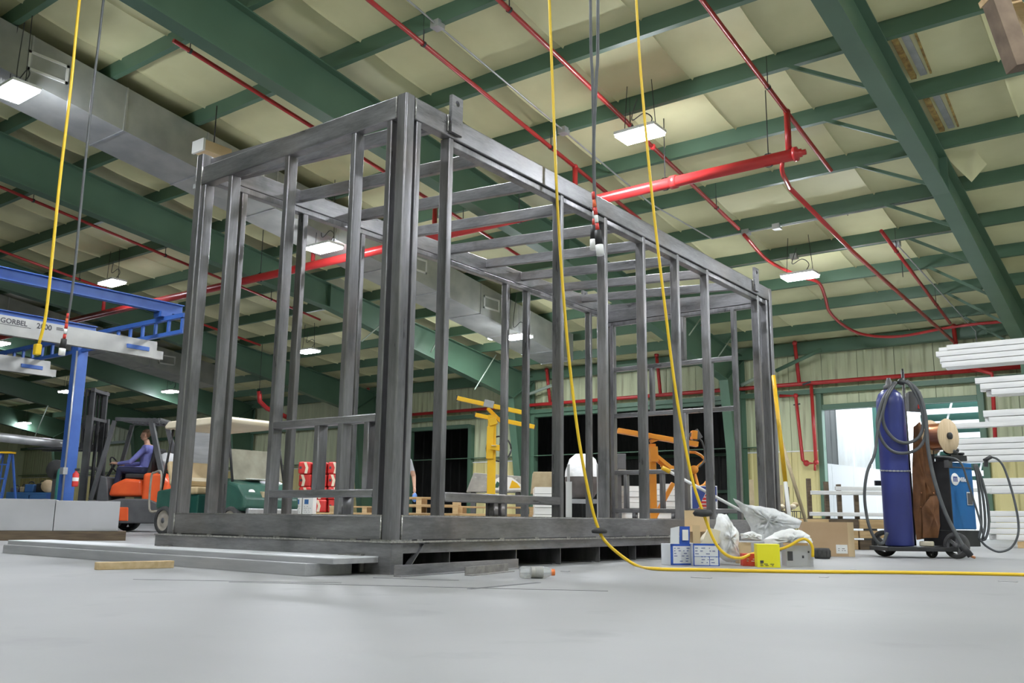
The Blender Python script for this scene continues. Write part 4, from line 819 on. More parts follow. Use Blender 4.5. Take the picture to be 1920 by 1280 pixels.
x, y_, z = P_[-1]; MB().cyl((x-.01, y_, z+.01), (x+.055, y_-.02, .035), .03, 12).build('plug', 'black_rubber', t); MB().cyl((x+.055, y_-.02, .035), (x+.09, y_-.03, .02), .012, 8).build('prong', 'copper', t)
hose('black cable arching over the welder top and down its blue side', [(1752, 855, .0), (1785, 858, -.05), (1803, 870, -.08), (1815, 905, -.08), (1828, 945, -.06), (1840, 985, -.05), (1845, 1010, -.04)], .010)
for k, dx in enumerate((0, 7, 14)): hose(('coiled black cable hung on the welder\'s right end, inner strand', 'coiled black cable hung on the welder\'s right end, middle strand', 'coiled black cable hung on the welder\'s right end, outer strand')[k], [(1826+dx*.3, 870, .12), (1833+dx*.6, 900, .10), (1838+dx, 945, .10), (1840+dx, 985, .1), (1836+dx*.9, 1008, .1), (1842, 1012, .12)], .013)
t, P_ = hose('long black torch cable looping out right of the welder to the floor', [(1838, 1012, .1), (1850, 1024, .1), (1872, 1034, .1), (1895, 1027, .1), (1908, 1005, .1), (1909, 975, .1), (1900, 930, .1), (1884, 880, .1), (1872, 862, .1), (1858, 856, .1)], .011)
x, y_, z = P_[-1]; MB().cyl(P_[-1], (x-.07, y_, z-.04), .02, 10).bar((x-.05, y_, z-.02), (x-.06, y_, z-.1), .03, .03).build('torch_handle', 'black_rubber', t)
# ================================================================== TUBE RACK AT THE RIGHT
YR = 11.0
ROW = ('top', 'second', 'third', 'fourth', 'fifth'); COL = ('nearest the viewer', 'second from the viewer', 'third from the viewer', 'farthest back')
def tubes(px, ytop, ybot, rows, cols, desc, group, length=5.6, jit=.12, drop_first=0):
    a, b = PY(px, ytop, YR), PY(px, ybot, YR); h = (a.z-b.z)/rows; rnd = random.Random(px*7+ytop)
    sz = h*.93; me = MB().prof((0, 0, 0), (length, 0, 0), rr(sz, sz, .008)).mesh('steel_tube'); me.materials.append(MAT['galv_tube'])
    for r in range(rows):
        for c in range(cols):
            o_ = share(me, 'steel_tube', None, (b.x+rnd.uniform(0, jit)+(drop_first*(rows-1-r) if drop_first else 0), YR+sz/2+c*(sz+.006), b.z+h*(r+.5)))
            tag(o_, f'{desc}, {ROW[rows-1-r]} row, {COL[c]}', 'metal tube', group)
    return b.z, sz*cols+.1
shelves = []
shelves.append(tubes(1756, 648, 690, 4, 4, 'galvanised tube, topmost bundle of the right rack', 'tubes on the rack\'s top arms', 5.6, .2))
shelves.append(tubes(1830, 708, 742, 3, 4, 'galvanised tube, second bundle of the right rack', 'tubes on the rack\'s second arms', 5.2, .35))
shelves.append(tubes(1842, 769, 795, 2, 4, 'galvanised tube, third bundle of the right rack', 'tubes on the rack\'s third arms', 5.2, .1))
shelves.append(tubes(1722, 796, 806, 1, 2, 'long white tube jutting left below the third bundle', 'long tubes under the third bundle', 6.2, .05))
shelves.append(tubes(1795, 822, 866, 4, 4, 'galvanised tube, fourth bundle behind the copper spool', 'tubes on the rack\'s fourth arms', 5.6, .05))
shelves.append(tubes(1838, 896, 925, 2, 4, 'galvanised tube, fifth bundle behind the black cable', 'tubes on the rack\'s fifth arms', 5.2, .1))
shelves.append(tubes(1850, 957, 1012, 5, 4, 'galvanised tube, lowest stack on the floor', 'tubes stacked at the foot of the rack', 5.2, .15))
rk = thing('cantilever_rack', 'black cantilever rack carrying the tube bundles at the right edge', 'rack', (0, 0, 0))
for x in (2.75, 5.1):
    MB().box(x-.07, YR+.62, 0, x+.07, YR+.82, 3.3).build('upright', 'black_metal', rk, .005); MB().box(x-.08, YR-.1, 0, x+.08, YR+.9, .07).build('foot', 'black_metal', rk)
    for z, wd in shelves[:-1]:
        if abs(z-shelves[3][0]) < .01: continue
        MB().box(x-.04, YR-.05, z-.075, x+.04, YR+.62, z-.012 if z != shelves[2][0] else z-.10).build('arm', 'black_metal', rk)
for x in (2.75, 5.1): MB().box(x-.04, YR-.05, shelves[3][0]-.06, x+.04, YR+.62, shelves[3][0]-.003).build('arm', 'black_metal', rk)
MB().bar((2.75, YR+.72, .6), (5.1, YR+.72, .6), .06, .08).build('tie', 'black_metal', rk)
fl_ = PY(1850, 1012, YR).z
tpa = thing('pallet', 'wooden pallet bearers under the lowest tube stack', 'pallet', (0, YR, 0))
for x in (1.75, 2.2, 3.6, 4.6): MB().box(x, -.1, 0, x+.15, .75, max(.03, fl_-.012)).build('bearer', 'pallet_wood', tpa, .004)
# grey bag on rack foot
o = PY(1880, 905, YR-.2)
# ---- timber corner at the top right on a tall pallet rack beside the camera
ro = spot(1995, 6.3); pr_ = thing('pallet_rack', 'tall pallet rack standing just outside the right edge', 'rack', tuple(ro), VIEW)
for x in (1.3, 3.6):
    for y in (-.3, .6): MB().box(x, y, 0, x+.09, y+.09, 4.9).build('upright', 'blue_paint', pr_)
for y in (-.3, .6): MB().box(1.39, y, 3.26, 3.6, y+.06, 3.38).build('shelf_beam', 'crane_orange', pr_)
pl = thing('timber_crate', 'rough brown timber crate end jutting in at the top right corner', 'crate', tuple(ro+Vector((0, 0, 3.38))), VIEW)
def cl(px, py, D_=6.3): p = onplane(px, py, spot(1880, D_))-ro; return (p.dot(HR), p.dot(NRM), p.z-3.38)
MB().bar(cl(1862, -12), cl(1912, 128), .13, .15, (0, 1, 0)).build('beam_end', 'brown_joist', pl, .004)
MB().bar(cl(1848, -2), cl(2330, -108), .2, .05).build('top_plank', 'pallet_wood', pl, .004)
MB().bar(cl(1896, 6, 6.5), cl(1975, 128, 6.5), .1, .1).build('side_plank', 'timber', pl, .004)
MB().box(1.45, -.2, .0, 3.4, -.1, .1).build('bearer', 'pallet_wood', pl)
MB().box(1.45, -.2, .1, 3.4, .52, .75).build('crate_body', 'pallet_wood', pl, .004)
# ================================================================== STEEL STAND WITH STAKES BY THE BRIGHT DOOR
D = 13.0; o = spot(1590, D); fn = lp(o)
st = thing('stake_stand', 'steel stake stand holding white tubes in front of the bright doorway', 'stand', tuple(o), VIEW)
zb_ = fn(1590, 968)[1]
for px, yt in ((1480, 912), (1521, 896), (1554, 902), (1578, 907), (1611, 921)):
    x, z = fn(px, yt); MB().box(x-.028, .1, zb_*.0+.3, x+.028, .16, z).build('stake', 'dark_timber', st, .004)
x0, _ = fn(1476, 960); x1, _ = fn(1660, 960); MB().box(x0, .05, zb_-.1, x1, .35, zb_-.03).build('deck', 'black_metal', st)
for px in (1485, 1560, 1640): x, _ = fn(px, 960); MB().box(x-.04, .05, 0, x+.04, .35, zb_-.1).build('leg', 'black_metal', st)
for i, (px, py, l) in enumerate(((1522, 923, 'upper white tube resting against the stakes by the doorway'), (1569, 915, 'short white tube lying on the upper tube by the doorway'), (1520, 963, 'lower white tube on the stand deck by the doorway'))):
    x, z = fn(px, py); t_ = tag(MB().prof((x, 0, 0), (x+2.2, 0, 0), rr(.055, .055, .006)).build('steel_tube', 'galv_tube'), l, 'metal tube'); t_.location = o+NRM*(.03 if i != 1 else .06)+Vector((0, 0, z)); t_.rotation_euler = (0, 0, VIEW)
D = 11.6; o = spot(1560, D); fn = lp(o); tp = thing('timber_stack', 'stack of weathered timber blocks behind the brown cardboard box', 'timber', tuple(o), VIEW)
for i, (ya, yb2) in enumerate(((972, 992), (993, 1010), (1011, 1032))):
    x0, z1 = fn(1500, ya); x1, z0 = fn(1668, yb2); z0 = max(0, z0)
    for k in range(3): a = x0+(x1-x0)*k/3; MB().box(a+.006, random.uniform(0, .04), z0+.004 if i < 2 else 0, a+(x1-x0)/3-.006, .35, z1-.003).build('block', ('pallet_wood', 'dark_timber', 'pallet_wood')[(i+k) % 3], tp, .006)
# rags in a wire basket
D = 14; o = spot(1482, D); fn = lp(o); t = thing('wire_basket', 'wire basket of brown rags behind the leaning poles', 'basket', tuple(o), VIEW)
x0, z1 = fn(1464, 958); x1, z0 = fn(1502, 985); b = MB()
for k in range(6): x = x0+(x1-x0)*k/5; b.cyl((x, 0, .02), (x, 0, z1), .006, 6); b.cyl((x, .3, .02), (x, .3, z1), .006, 6)
for k in range(4): z = .03+(z1-.03)*k/3; b.cyl((x0, 0, z), (x1, 0, z), .006, 6); b.cyl((x0, .3, z), (x1, .3, z), .006, 6)
b.build('wire_frame', 'black_metal', t)
for k in range(6): x = x0+(x1-x0)*(k+.5)/6; MB().sph((x, .12+.04*(k % 2), z1+.04+.03*(k % 3)), (.05, .09, .04), 9, 6).build('rag', ('bin_rust', 'bag_cream', 'tan_vinyl')[k % 3], t)
# small posts seen through the frame's far corner
for px, yt, l in ((1411, 899, 'brown steel post standing behind the box frame\'s far corner stud'), (1466, 909, 'brown steel post left of the leaning poles')):
    o = spot(px, 15.5); z = lp(o)(px, yt)[1]; t = tag(MB().box(-.035, -.03, 0, .035, .03, z).build('steel_post', 'bin_rust', None, .004), l, 'post'); t.location = o; t.rotation_euler = (0, 0, VIEW)
# ================================================================== WORKSHOP THINGS SEEN THROUGH THE FRAME
def pallet_mesh():
    t = thing('pallet', '', 'pallet')
    for x in (-.55, 0, .55): MB().box(x-.04, -.5, .015, x+.04, .5, .105).build('stringer', 'pallet_wood', t)
    for k in range(7): y = -.5+k*.152; MB().box(-.6, y, .105, .6, y+.09, .125).build('deck_board', 'pallet_wood', t)
    for k in range(3): y = -.5+k*.45; MB().box(-.6, y, 0, .6, y+.1, .015).build('bottom_board', 'pallet_wood', t)
    return t
p0 = None
for (px, D, n, nm) in ((690, 16.2, 4, 'behind the near corner post'), (790, 14.5, 5, 'right of the near corner post'), (930, 14.6, 4, 'behind the yellow lift mast')):
    o = spot(px, D)
    for k in range(n):
        l = f'weathered wooden pallet in the stack {nm}, {("lowest", "second", "third", "fourth", "fifth")[k]} from the floor'
        if p0 is None: p0 = pallet_mesh(); p0.location = (*o.xy, 0); p0.rotation_euler = (0, 0, VIEW); p0['label'] = l; p0['group'] = 'stacked wooden pallets'
        else: dup(p0, (o.x+random.uniform(-.02, .02), o.y+random.uniform(-.02, .02), .128*k), VIEW+random.uniform(-.03, .03), l, 'stacked wooden pallets')
# yellow panel lift
D = 13.2; o = spot(925, D); fn = lp(o); yl = thing('panel_lift', 'yellow panel lift with two slanted crossbars seen through the box frame', 'lift', tuple(o), VIEW)
def pb(t, nm, p, q, w_, h_, m, y=0): a, b = fn(*p), fn(*q); return MB().bar((a[0], y, a[1]), (b[0], y, b[1]), w_, h_, (0, 1, 0)).build(nm, m, t, .004)
x, zt_ = fn(923, 778); MB().box(x-.06, -.05, .25, x+.06, .05, zt_).build('mast', 'yellow_paint', yl, .005); pb(yl, 'mast_sleeve', (920, 800), (918, 860), .1, .16, 'yellow_paint', .0)
for g in (-.5, 1.3, 2.9): MB().bar((x, 0, .22), (x+.8*math.cos(g), .8*math.sin(g), .06), .06, .06).build('leg', 'yellow_paint', yl); 
MB().box(x-.07, -.07, .18, x+.07, .07, .3).build('hub', 'yellow_paint', yl)
u1 = pb(yl, 'crossbar', (858, 748), (981, 775), .06, .075, 'yellow_paint', -.1); u2 = pb(yl, 'crossbar', (890, 774), (1003, 797), .06, .075, 'yellow_paint', .25)
for p in ((857.5, 748), (981.5, 775)): a = fn(*p); MB().box(a[0]-.012, -.135, a[1]-.04, a[0]+.012, -.065, a[1]+.04).build('end_cap', 'black_rubber', u1)
for p in ((889.5, 774), (1003.5, 797)): a = fn(*p); MB().box(a[0]-.012, .215, a[1]-.04, a[0]+.012, .285, a[1]+.04).build('end_cap', 'black_rubber', u2)
pb(yl, 'tilt_arm', (914, 764), (942, 792), .05, .1, 'yellow_paint', .08); pb(yl, 'latch', (908, 757), (926, 761), .1, .07, 'galv', -.12)
pb(yl, 'head', (922, 785), (926, 797), .12, .2, 'yellow_paint', .02); pb(yl, 'winch_bracket', (920, 838), (940, 841), .08, .12, 'yellow_paint', -.06); pb(yl, 'paper_label', (922, 836), (931, 837), .005, .06, 'print_white', -.125)
xw_, zw_ = fn(935, 840); MB().tube([(xw_+.18*math.cos(g*math.pi/10), .1, zw_+.18*math.sin(g*math.pi/10)) for g in range(21)], .012, 6).build('hand_wheel', 'black_metal', yl); MB().bar((xw_, .1, zw_), (xw_+.05, .1, zw_+.18), .02, .02).bar((xw_, .1, zw_), (xw_-.17, .1, zw_-.05), .02, .02).build('wheel_spoke', 'black_metal', yl)
# orange hoist
D = 13.1; o = spot(1223, D); fn = lp(o); oc = thing('boom_hoist', 'orange boom hoist with a hand wheel seen through the far half of the frame', 'hoist', tuple(o), VIEW)
pb(oc, 'boom', (1158, 807), (1308, 833), .07, .14, 'crane_orange', 0); x, z = fn(1223, 832); MB().box(x-.045, -.045, .08, x+.045, .045, z).build('post', 'crane_orange', oc, .005)
pb(oc, 'pivot_bracket', (1224, 838), (1226, 866), .11, .2, 'crane_orange', 0); pb(oc, 'knee_plate', (1219, 828), (1234, 822), .05, .1, 'crane_orange', 0)
pb(oc, 'brace', (1230, 854), (1264, 882), .05, .05, 'crane_orange', -.03); pb(oc, 'brace', (1230, 860), (1262, 886), .05, .04, 'crane_orange', .04); pb(oc, 'diagonal_leg', (1226, 975), (1264, 905), .06, .08, 'crane_orange', .08)
pb(oc, 'boom_head', (1296, 815), (1306, 816), .12, .15, 'crane_orange', 0); pb(oc, 'motor', (1300, 808), (1310, 824), .14, .12, 'truck_grey', .05)
xw_, zw_ = fn(1302, 880); c_ = [(xw_+.30*math.cos(g*math.pi/8-.2)*.75, .05+.1*math.sin(g*math.pi/8), zw_+.26*math.sin(g*math.pi/8-.2)) for g in range(17)]
MB().tube(c_, .02, 8).build('hand_wheel', 'crane_orange', oc)
for g in (2, 7, 13): MB().bar((xw_, .05, zw_), c_[g], .03, .03).build('wheel_spoke', 'crane_orange', oc)
MB().lathe((xw_, .05, zw_), [(0, -.05), (.06, -.05), (.06, .05), (0, .05)], 14, 'y').build('wheel_hub', 'crane_orange', oc); xl, _ = fn(1190, 980)
MB().box(xl, -.5, .03, x+.9, -.42, .1).box(xl, .42, .03, x+.9, .5, .1).box(x-.05, -.5, .03, x+.05, .5, .1).build('base_leg', 'crane_orange', oc); MB().bar((x+.12, .05, 1.1), (xw_, .05, zw_), .04, .04).build('wheel_arm', 'crane_orange', oc)
MB().tube(smooth([(fn(1306, 818)[0], 0, fn(1306, 818)[1]), (fn(1318, 830)[0], .02, fn(1318, 830)[1]), (fn(1322, 860)[0], .02, fn(1322, 860)[1]), (fn(1312, 875)[0], .02, fn(1312, 875)[1])]), .012, 6).build('cable', 'grey_cable', oc)
# white board stacks
def boards(px0, px1, ytop, D, n, label, deep=1.0):
    o = spot((px0+px1)/2, D); fn = lp(o); x0, z1 = fn(px0, ytop); x1, _ = fn(px1, ytop); t = thing('board_stack', label, 'board stack', tuple(o), VIEW); h = z1/n
    for k in range(n): MB().box(x0+random.uniform(-.008, .008), random.uniform(-.01, .01), h*k+.002, x1+random.uniform(-.008, .008), deep, h*(k+1)-.004).build('board', 'white_paint', t)
boards(1002, 1037, 912, 13.4, 8, 'stack of white boards between two studs, left of the wrapped drum'); boards(1160, 1204, 910, 14.2, 10, 'tall stack of white boards left of the orange hoist post'); boards(1232, 1266, 906, 14.2, 10, 'tall stack of white boards right of the orange hoist post', .7)
boards(1062, 1073, 902, 12.0, 1, 'narrow white board standing beside the wrapped drum', .03)
# wrapped drum on wheeled frame
D = 13.8; o = spot(1096, D); fn = lp(o); dm = thing('drum_mixer', 'grey drum mixer wrapped in plastic on a wheeled frame', 'machine', tuple(o), VIEW)
x, z0 = fn(1096, 935); _, z1 = fn(1096, 850); R_ = fn(1130, 900)[0]-x
MB().lathe((x, .35, z0), [(0, 0), (R_*.6, .02), (R_*.9, .14), (R_, (z1-z0)*.4), (R_*.96, (z1-z0)*.62), (R_*.72, (z1-z0)*.9), (R_*.4, (z1-z0)), (0, (z1-z0))], 22).build('drum', 'drum_grey', dm)
MB().lathe((x, .35, z0), [(R_*1.01, (z1-z0)*.5), (R_*.98, (z1-z0)*.63), (R_*.74, (z1-z0)*.91), (R_*.41, (z1-z0)*1.02), (0, (z1-z0)*1.02)], 22).build('plastic_wrap', 'film', dm)
MB().box(x-R_*.8, .1, z0-.06, x+R_*.8, .6, z0).build('frame', 'galv', dm)
for px in (1066, 1122): xx, _ = fn(px, 940); MB().box(xx-.02, .0, .0, xx+.02, .04, fn(px, 870)[1]).build('frame_post', 'galv', dm, .003)
xw_, _ = fn(1098, 960); wheel(dm, (xw_, .1, .17), .17, .1, .9); xw_, _ = fn(1076, 960); MB().box(xw_-.1, .1, .2, xw_+.06, .25, .34).build('motor_box', 'galv', dm)
o = spot(1166, 14); fn = lp(o); x0, z1 = fn(1158, 850); x1, z0 = fn(1174, 880); t = thing('control_cabinet', 'small grey cabinet on a post behind the frame\'s rear corner', 'cabinet', tuple(o), VIEW); MB().box(x0, 0, z0, x1, .15, z1).build('case', 'truck_grey', t, .01); MB().box(x0, .05, 0, x0+.06, .1, z0).build('post', 'truck_grey', t); MB().box(x0+.01, -.01, z0-.06, x1+.0, .12, z0).build('shelf', 'bin_steel', t)
# flag-coloured carton
o = spot(1320, 12.0); fn = lp(o); x0, z1 = fn(1296, 910); x1, z0 = fn(1346, 956); t = thing('printed_carton', 'tall carton printed in red, white and blue stripes behind the far studs', 'box', tuple(o), VIEW)
MB().box(x0, 0, 0, x1, .4, z1).build('carton', 'print_white', t, .003)
for k in range(7): zz = z0-.05+(z1-z0)*k/7; MB().prism([(x0+.02+.03*k, zz), (x1-.03, zz), (x1-.03, zz+.03), (x0+.035+.03*k, zz+.03)], -.003, 0).build('printed_stripe', 'red_print', t)
MB().prism([(x0+.01, z0), (x0+.07, z0), (x0+.2, z1-.06), (x0+.2, z1-.01), (x0+.01, z1-.01)], -.004, 0).box(x1-.1, -.004, z1-.2, x1-.01, 0, z1-.01).build('printed_field', 'print_blue', t)
# steel hoppers and a printed board
D = 16.0; o = spot(930, D); fn = lp(o)
def hopper(label, pts, m, deep):
    t = thing('steel_hopper', label, 'hopper', tuple(o), VIEW); q = [fn(*p) for p in pts]; MB().prism(q, 0, deep).build('shell', m, t, .01)
    xs = [p[0] for p in q]; zz = min(p[1] for p in q)
    for x in (min(xs)+.12, max(xs)-.12): MB().box(x-.04, .05, 0, x+.04, deep-.05, zz+.02).build('leg', 'truck_grey', t)
hopper('speckled grey steel hopper behind the yellow lift mast', ((874, 922), (888, 886), (985, 893), (983, 922)), 'bin_steel', .6)
D = 15.0; o = spot(1018, D); fn = lp(o); hopper('rusty tan steel hopper behind the white board stack', ((996, 925), (1000, 884), (1036, 884), (1036, 925)), 'bin_rust', .6)
D = 15.4; o = spot(950, D); fn = lp(o); t = thing('printed_board', 'white board with yellow print leaning on the speckled hopper', 'sign', tuple(o), VIEW); q = [fn(*p) for p in ((918, 918), (925, 900), (940, 892), (960, 895), (982, 912), (982, 918))]; MB().prism(q, 0, .02).build('board', 'print_white', t)
q = [fn(*p) for p in ((955, 915), (960, 900), (970, 906), (976, 914))]; MB().prism(q, -.004, 0).build('printed_patch', 'yellow_paint', t); q = [fn(*p) for p in ((926, 914), (932, 902), (938, 906), (934, 914))]; MB().prism(q, -.004, 0).build('printed_patch', 'cart_green', t); q = [fn(*p) for p in ((920, 918), (930, 916), (930, 960), (920, 960))]; MB().box(q[0][0], .02, 0, q[0][0]+.05, .08, q[0][1]).box(fn(978, 918)[0], .02, 0, fn(978, 918)[0]+.05, .08, q[0][1]).build('leg', 'truck_grey', t)
# red sacks and white cartons
D = 17.0; o = spot(598, D); fn = lp(o); rnd = random.Random(3)
cols = [(558, 583), (584, 612), (613, 640)]
ys = [(960, 936), (936, 912), (912, 888), (888, 865)]
for c, (a, b) in enumerate(cols):
    for r, (y0, y1) in enumerate(ys):
        x0, z0 = fn(a, y0); x1, z1 = fn(b, y1)
        t = thing('printed_sack', f'red sack with a cream swirl, {("left", "middle", "right")[c]} column, {("bottom", "second", "third", "top")[r]} row of the red pile', 'sack', tuple(o+HR*((x0+x1)/2)+NRM*rnd.uniform(0, .04)+Vector((0, 0, z0))), VIEW, 'red sacks in a pile')
        w_, h_ = (x1-x0)/2, (z1-z0); MB().box(-w_+.004, 0, .002, w_-.004, .45, h_-.004).build('sack', 'red_print', t, .03, 3)
        k = rnd.uniform(-.04, .04); MB().prism([(k-.02, .01), (k+.03, .01), (k+.05, h_*.5), (k+.01, h_-.015), (k-.04, h_-.015), (k-.0, h_*.5)], -.004, .03).build('swirl_print', 'bag_cream', t); MB().box(-w_+.03, -.003, h_*.4, -w_+.07, .02, h_*.6).build('label_print', 'print_dark', t)
rp = tag(MB().box(fn(552, 960)[0], 0, 0, fn(645, 960)[0], .5, fn(600, 960)[1]-.012).build('low_platform', 'pallet_wood', None, .01), 'low wooden platform under the red sacks', 'platform'); rp.location = o; rp.rotation_euler = (0, 0, VIEW)
D = 16.2; o = spot(573, D); fn = lp(o)
for a, b, l in ((556, 571, 'white printed carton, left one in front of the red sacks'), (573, 592, 'white printed carton, right one in front of the red sacks')):
    x0, z1 = fn(a, 931); x1, _ = fn(b, 931); t = thing('white_carton', l, 'box', tuple(o), VIEW); MB().box(x0, -.2, 0, x1, .1, z1).build('carton', 'print_white', t, .003); MB().box(x0+.03, -.203, z1-.13, x0+.10, -.2, z1-.05).build('printed_mark', 'box_blue_side', t); printed(t, 'print_dark', 4, x0+.02, x1-.02, z1-.28, z1-.15, 'y', -.2002, a)
# ================================================================== BLUE WORKSTATION CRANE
cr = thing('workstation_crane', 'blue workstation crane with truss runway on a blue column at the left', 'crane', (-12.12, 4.26, 0))
MB().box(-.10, -.10, 0, .10, .10, 3.55).build('column', 'blue_paint', cr, .01); MB().box(-.2, -.2, 0, .2, .2, .02).build('base_plate', 'blue_paint', cr)
MB().tube([(.12, -.12, .5), (.12, -.12, 3.2)], .018, 6).build('conduit', 'galv', cr); MB().box(.08, -.19, 1.0, .2, -.11, 1.12).build('switch_box', 'galv', cr)
def ibeam(nm, x, y0, y1, z0, z1, m): MB().box(x-.06, y0, z0, x+.06, y1, z0+.015).box(x-.06, y0, z1-.015, x+.06, y1, z1).box(x-.006, y0, z0, x+.006, y1, z1).build(nm, m, cr)
ibeam('header_beam', 2.56, -6, .35, 3.62, 3.80, 'blue_paint'); ibeam('header_beam', 0, -6, .25, 3.55, 3.72, 'blue_paint')
MB().box(-3.8, -.04, 3.46, 3.2, .04, 3.53).build('truss_top_chord', 'blue_paint', cr); MB().box(-3.8, -.03, 3.2, 3.2, .03, 3.26).build('truss_bottom_chord', 'blue_paint', cr)
for k in range(19): x = -3.7+k*.38; MB().box(x-.025, -.02, 3.26, x+.025, .02, 3.46).build('truss_web', 'blue_paint', cr)
MB().box(2.45, -.1, 3.53, 2.67, .1, 3.62).build('hanger_clamp', 'blue_paint', cr)
def bridge(x, y1, z, label, mark):
    t = thing('crane_bridge', label, 'crane rail', (x, y1, z)); 
    MB().prof((0, -6.5, 0), (0, 0, 0), [(-.04, .02), (.04, .02), (.04, .17), (.03, .17), (.03, .19), (-.03, .19), (-.03, .17), (-.04, .17)]).build('box_rail', 'crane_alu', t)
    MB().prof((0, -6.5, 0), (0, .12, 0), [(-.05, -.10), (-.035, -.10), (-.035, .02), (.035, .02), (.035, -.10), (.05, -.10), (.05, .035), (-.05, .035)]).build('track', 'crane_alu', t)
    for s in (-.35,): MB().box(-.07, s-.2, .0, .07, s+.2, .07).build('end_truck', 'blue_paint', t, .005); MB().box(-.05, s-.1, .07, .05, s+.1, .0+.07).build('hanger_clamp', 'blue_paint', t)
    if mark:
        lettering('GORBEL', .105, 'print_dark', t, (.0415, -2.55, .075), (math.pi/2, 0, math.pi/2), .001); lettering('2000', .115, 'print_dark', t, (.0415, -2.02, .075), (math.pi/2, 0, math.pi/2), .001)
        MB().box(.041, -1.72, .13, .0425, -1.62, .14).box(.041, -1.72, .115, .0425, -1.60, .122).box(.041, -1.72, .10, .0425, -1.55, .107).build('printed_text', 'print_dark', t); MB().box(.041, -2.55, .05, .0425, -2.1, .058).build('printed_text', 'print_dark', t)
    return t
bridge(-10.0, 4.45, 3.01, 'grey crane bridge rail with black lettering hanging from the blue truss', True)
bridge(-13.6, 4.45, 3.01, 'grey crane bridge rail cut by the left edge below the blue truss', False)
# tools at the foot of the crane
D = 17.0; o = spot(111, D); fn = lp(o); R_ = .12
g = thing('gas_cylinder', 'teal green gas cylinder beside the blue crane column', 'gas cylinder', tuple(o), VIEW); zt_ = fn(115, 872)[1]
MB().lathe((0, 0, 0), [(0, 0), (R_, 0), (R_, zt_-.16), (R_*.85, zt_-.08), (R_*.4, zt_-.03), (.03, zt_)], 24).build('shell', 'cyl_green', g); MB().lathe((0, 0, 0), [(.03, zt_-.02), (.03, zt_+.05), (.05, zt_+.05), (.05, zt_+.08), (0, zt_+.1)], 12).build('valve', 'truck_grey', g)
D = 15.6; o = spot(134, D); fn = lp(o); zt_ = fn(134, 878)[1]; z0 = fn(134, 912)[1]; g = thing('fire_extinguisher', 'small red fire extinguisher on the blue crane column', 'extinguisher', tuple(o+Vector((0, 0, z0))), VIEW); h_ = zt_-z0
MB().lathe((0, 0, 0), [(0, 0), (.045, 0), (.05, .02), (.05, h_*.7), (.02, h_*.82), (.015, h_*.9), (0, h_*.9)], 14).build('shell', 'red_print', g); MB().box(-.02, -.02, h_*.88, .05, .02, h_).build('valve', 'black_rubber', g); MB().lathe((0, 0, h_*.3), [(.0505, 0), (.0505, h_*.2)], 14).build('label_sleeve', 'print_white', g)
D = 20.5; o = spot(60, D); fn = lp(o); wb = thing('tool_bench', 'blue steel work bench cluttered with tools at the far left', 'bench', tuple(o), VIEW)
x0, z1 = fn(12, 922); x1, _ = fn(98, 922); MB().box(x0, 0, z1-.06, x1, .6, z1).box(x0, 0, .1, x0+.5, .55, z1-.06).box(x1-.5, 0, .1, x1, .55, z1-.06).box(x0, 0, 0, x0+.08, .08, .1).box(x1-.08, 0, 0, x1, .08, .1).build('bench', 'box_blue_side', wb, .005); MB().box(x0+.9, -.01, z1-.3, x1, .02, z1-.03).build('drawer', 'blue_paint', wb)
rnd = random.Random(8)
for i, (px, py, w_, h_, m, nm, l) in enumerate(((48, 910, .2, .18, 'box_blue_side', 'tool_case', 'blue tool case on the far left bench'), (70, 905, .2, .2, 'black_rubber', 'motor_unit', 'black motor unit on the far left bench'), (20, 915, .18, .1, 'truck_grey', 'grinder', 'grey grinder on the far left bench'), (34, 912, .1, .12, 'bin_rust', 'paint_tin', 'rusty tin on the far left bench'))):
    x, _ = fn(px, py); t = thing(nm, l, 'tool', tuple(o+HR*x+NRM*.15+Vector((0, 0, z1))), VIEW); MB().box(-w_/2, 0, 0, w_/2, .2, h_).build('body', m, t, .02, 3); MB().tube(smooth([(-w_*.3, .1, h_-.01), (-w_*.2, .1, h_+.05), (w_*.2, .1, h_+.05), (w_*.3, .1, h_-.01)]), .012, 6).build('handle', 'black_rubber', t)
x, z = fn(87, 900); t = thing('cable_reel', 'small reel with pale flanges on the far left bench', 'reel', tuple(o+HR*x+NRM*.1+Vector((0, 0, z1+.14))), VIEW+.4)
for y in (-.06, .05): MB().lathe((0, y, 0), [(0, 0), (.14, 0), (.14, .012), (0, .012)], 20, 'y').build('flange', 'spool_wood', t)
MB().lathe((0, 0, 0), [(.07, -.05), (.07, .05)], 16, 'y').build('core', 'black_rubber', t)
D = 19.5; o = spot(95, D); fn = lp(o); x, z = fn(95, 880); t = thing('grinding_disc', 'large dark round disc standing behind the teal cylinder', 'disc', tuple(o), VIEW); zc_ = z; MB().lathe((0, 0, zc_), [(0, -.02), (.2, -.02), (.21, 0), (.2, .02), (0, .02)], 24, 'y').build('disc', 'truck_grey', t); MB().box(-.04, -.02, 0, .04, .04, zc_).build('stand', 'truck_grey', t)
D = 16; o = spot(-16, D); fn = lp(o); ld = thing('step_ladder', 'blue step ladder cut by the left edge', 'ladder', tuple(o), VIEW); zt_ = fn(4, 848)[1]
for s in (-1, 1): MB().bar((s*.22-.14, 0, 0), (s*.08-.02, .25, zt_), .03, .05).bar((s*.22-.14, .75, 0), (s*.08-.02, .32, zt_), .025, .04).build('rail', 'blue_paint', ld)
for k in range(5): f = (k+.7)/5.5; MB().bar((-.36*(1-f)-.1*f, .25*f, zt_*f), (.08*(1-f)+.06*f, .25*f, zt_*f), .08, .02).build('step', 'blue_paint', ld)
MB().box(-.14, .2, zt_, .1, .36, zt_+.03).build('top_cap', 'yellow_paint', ld)
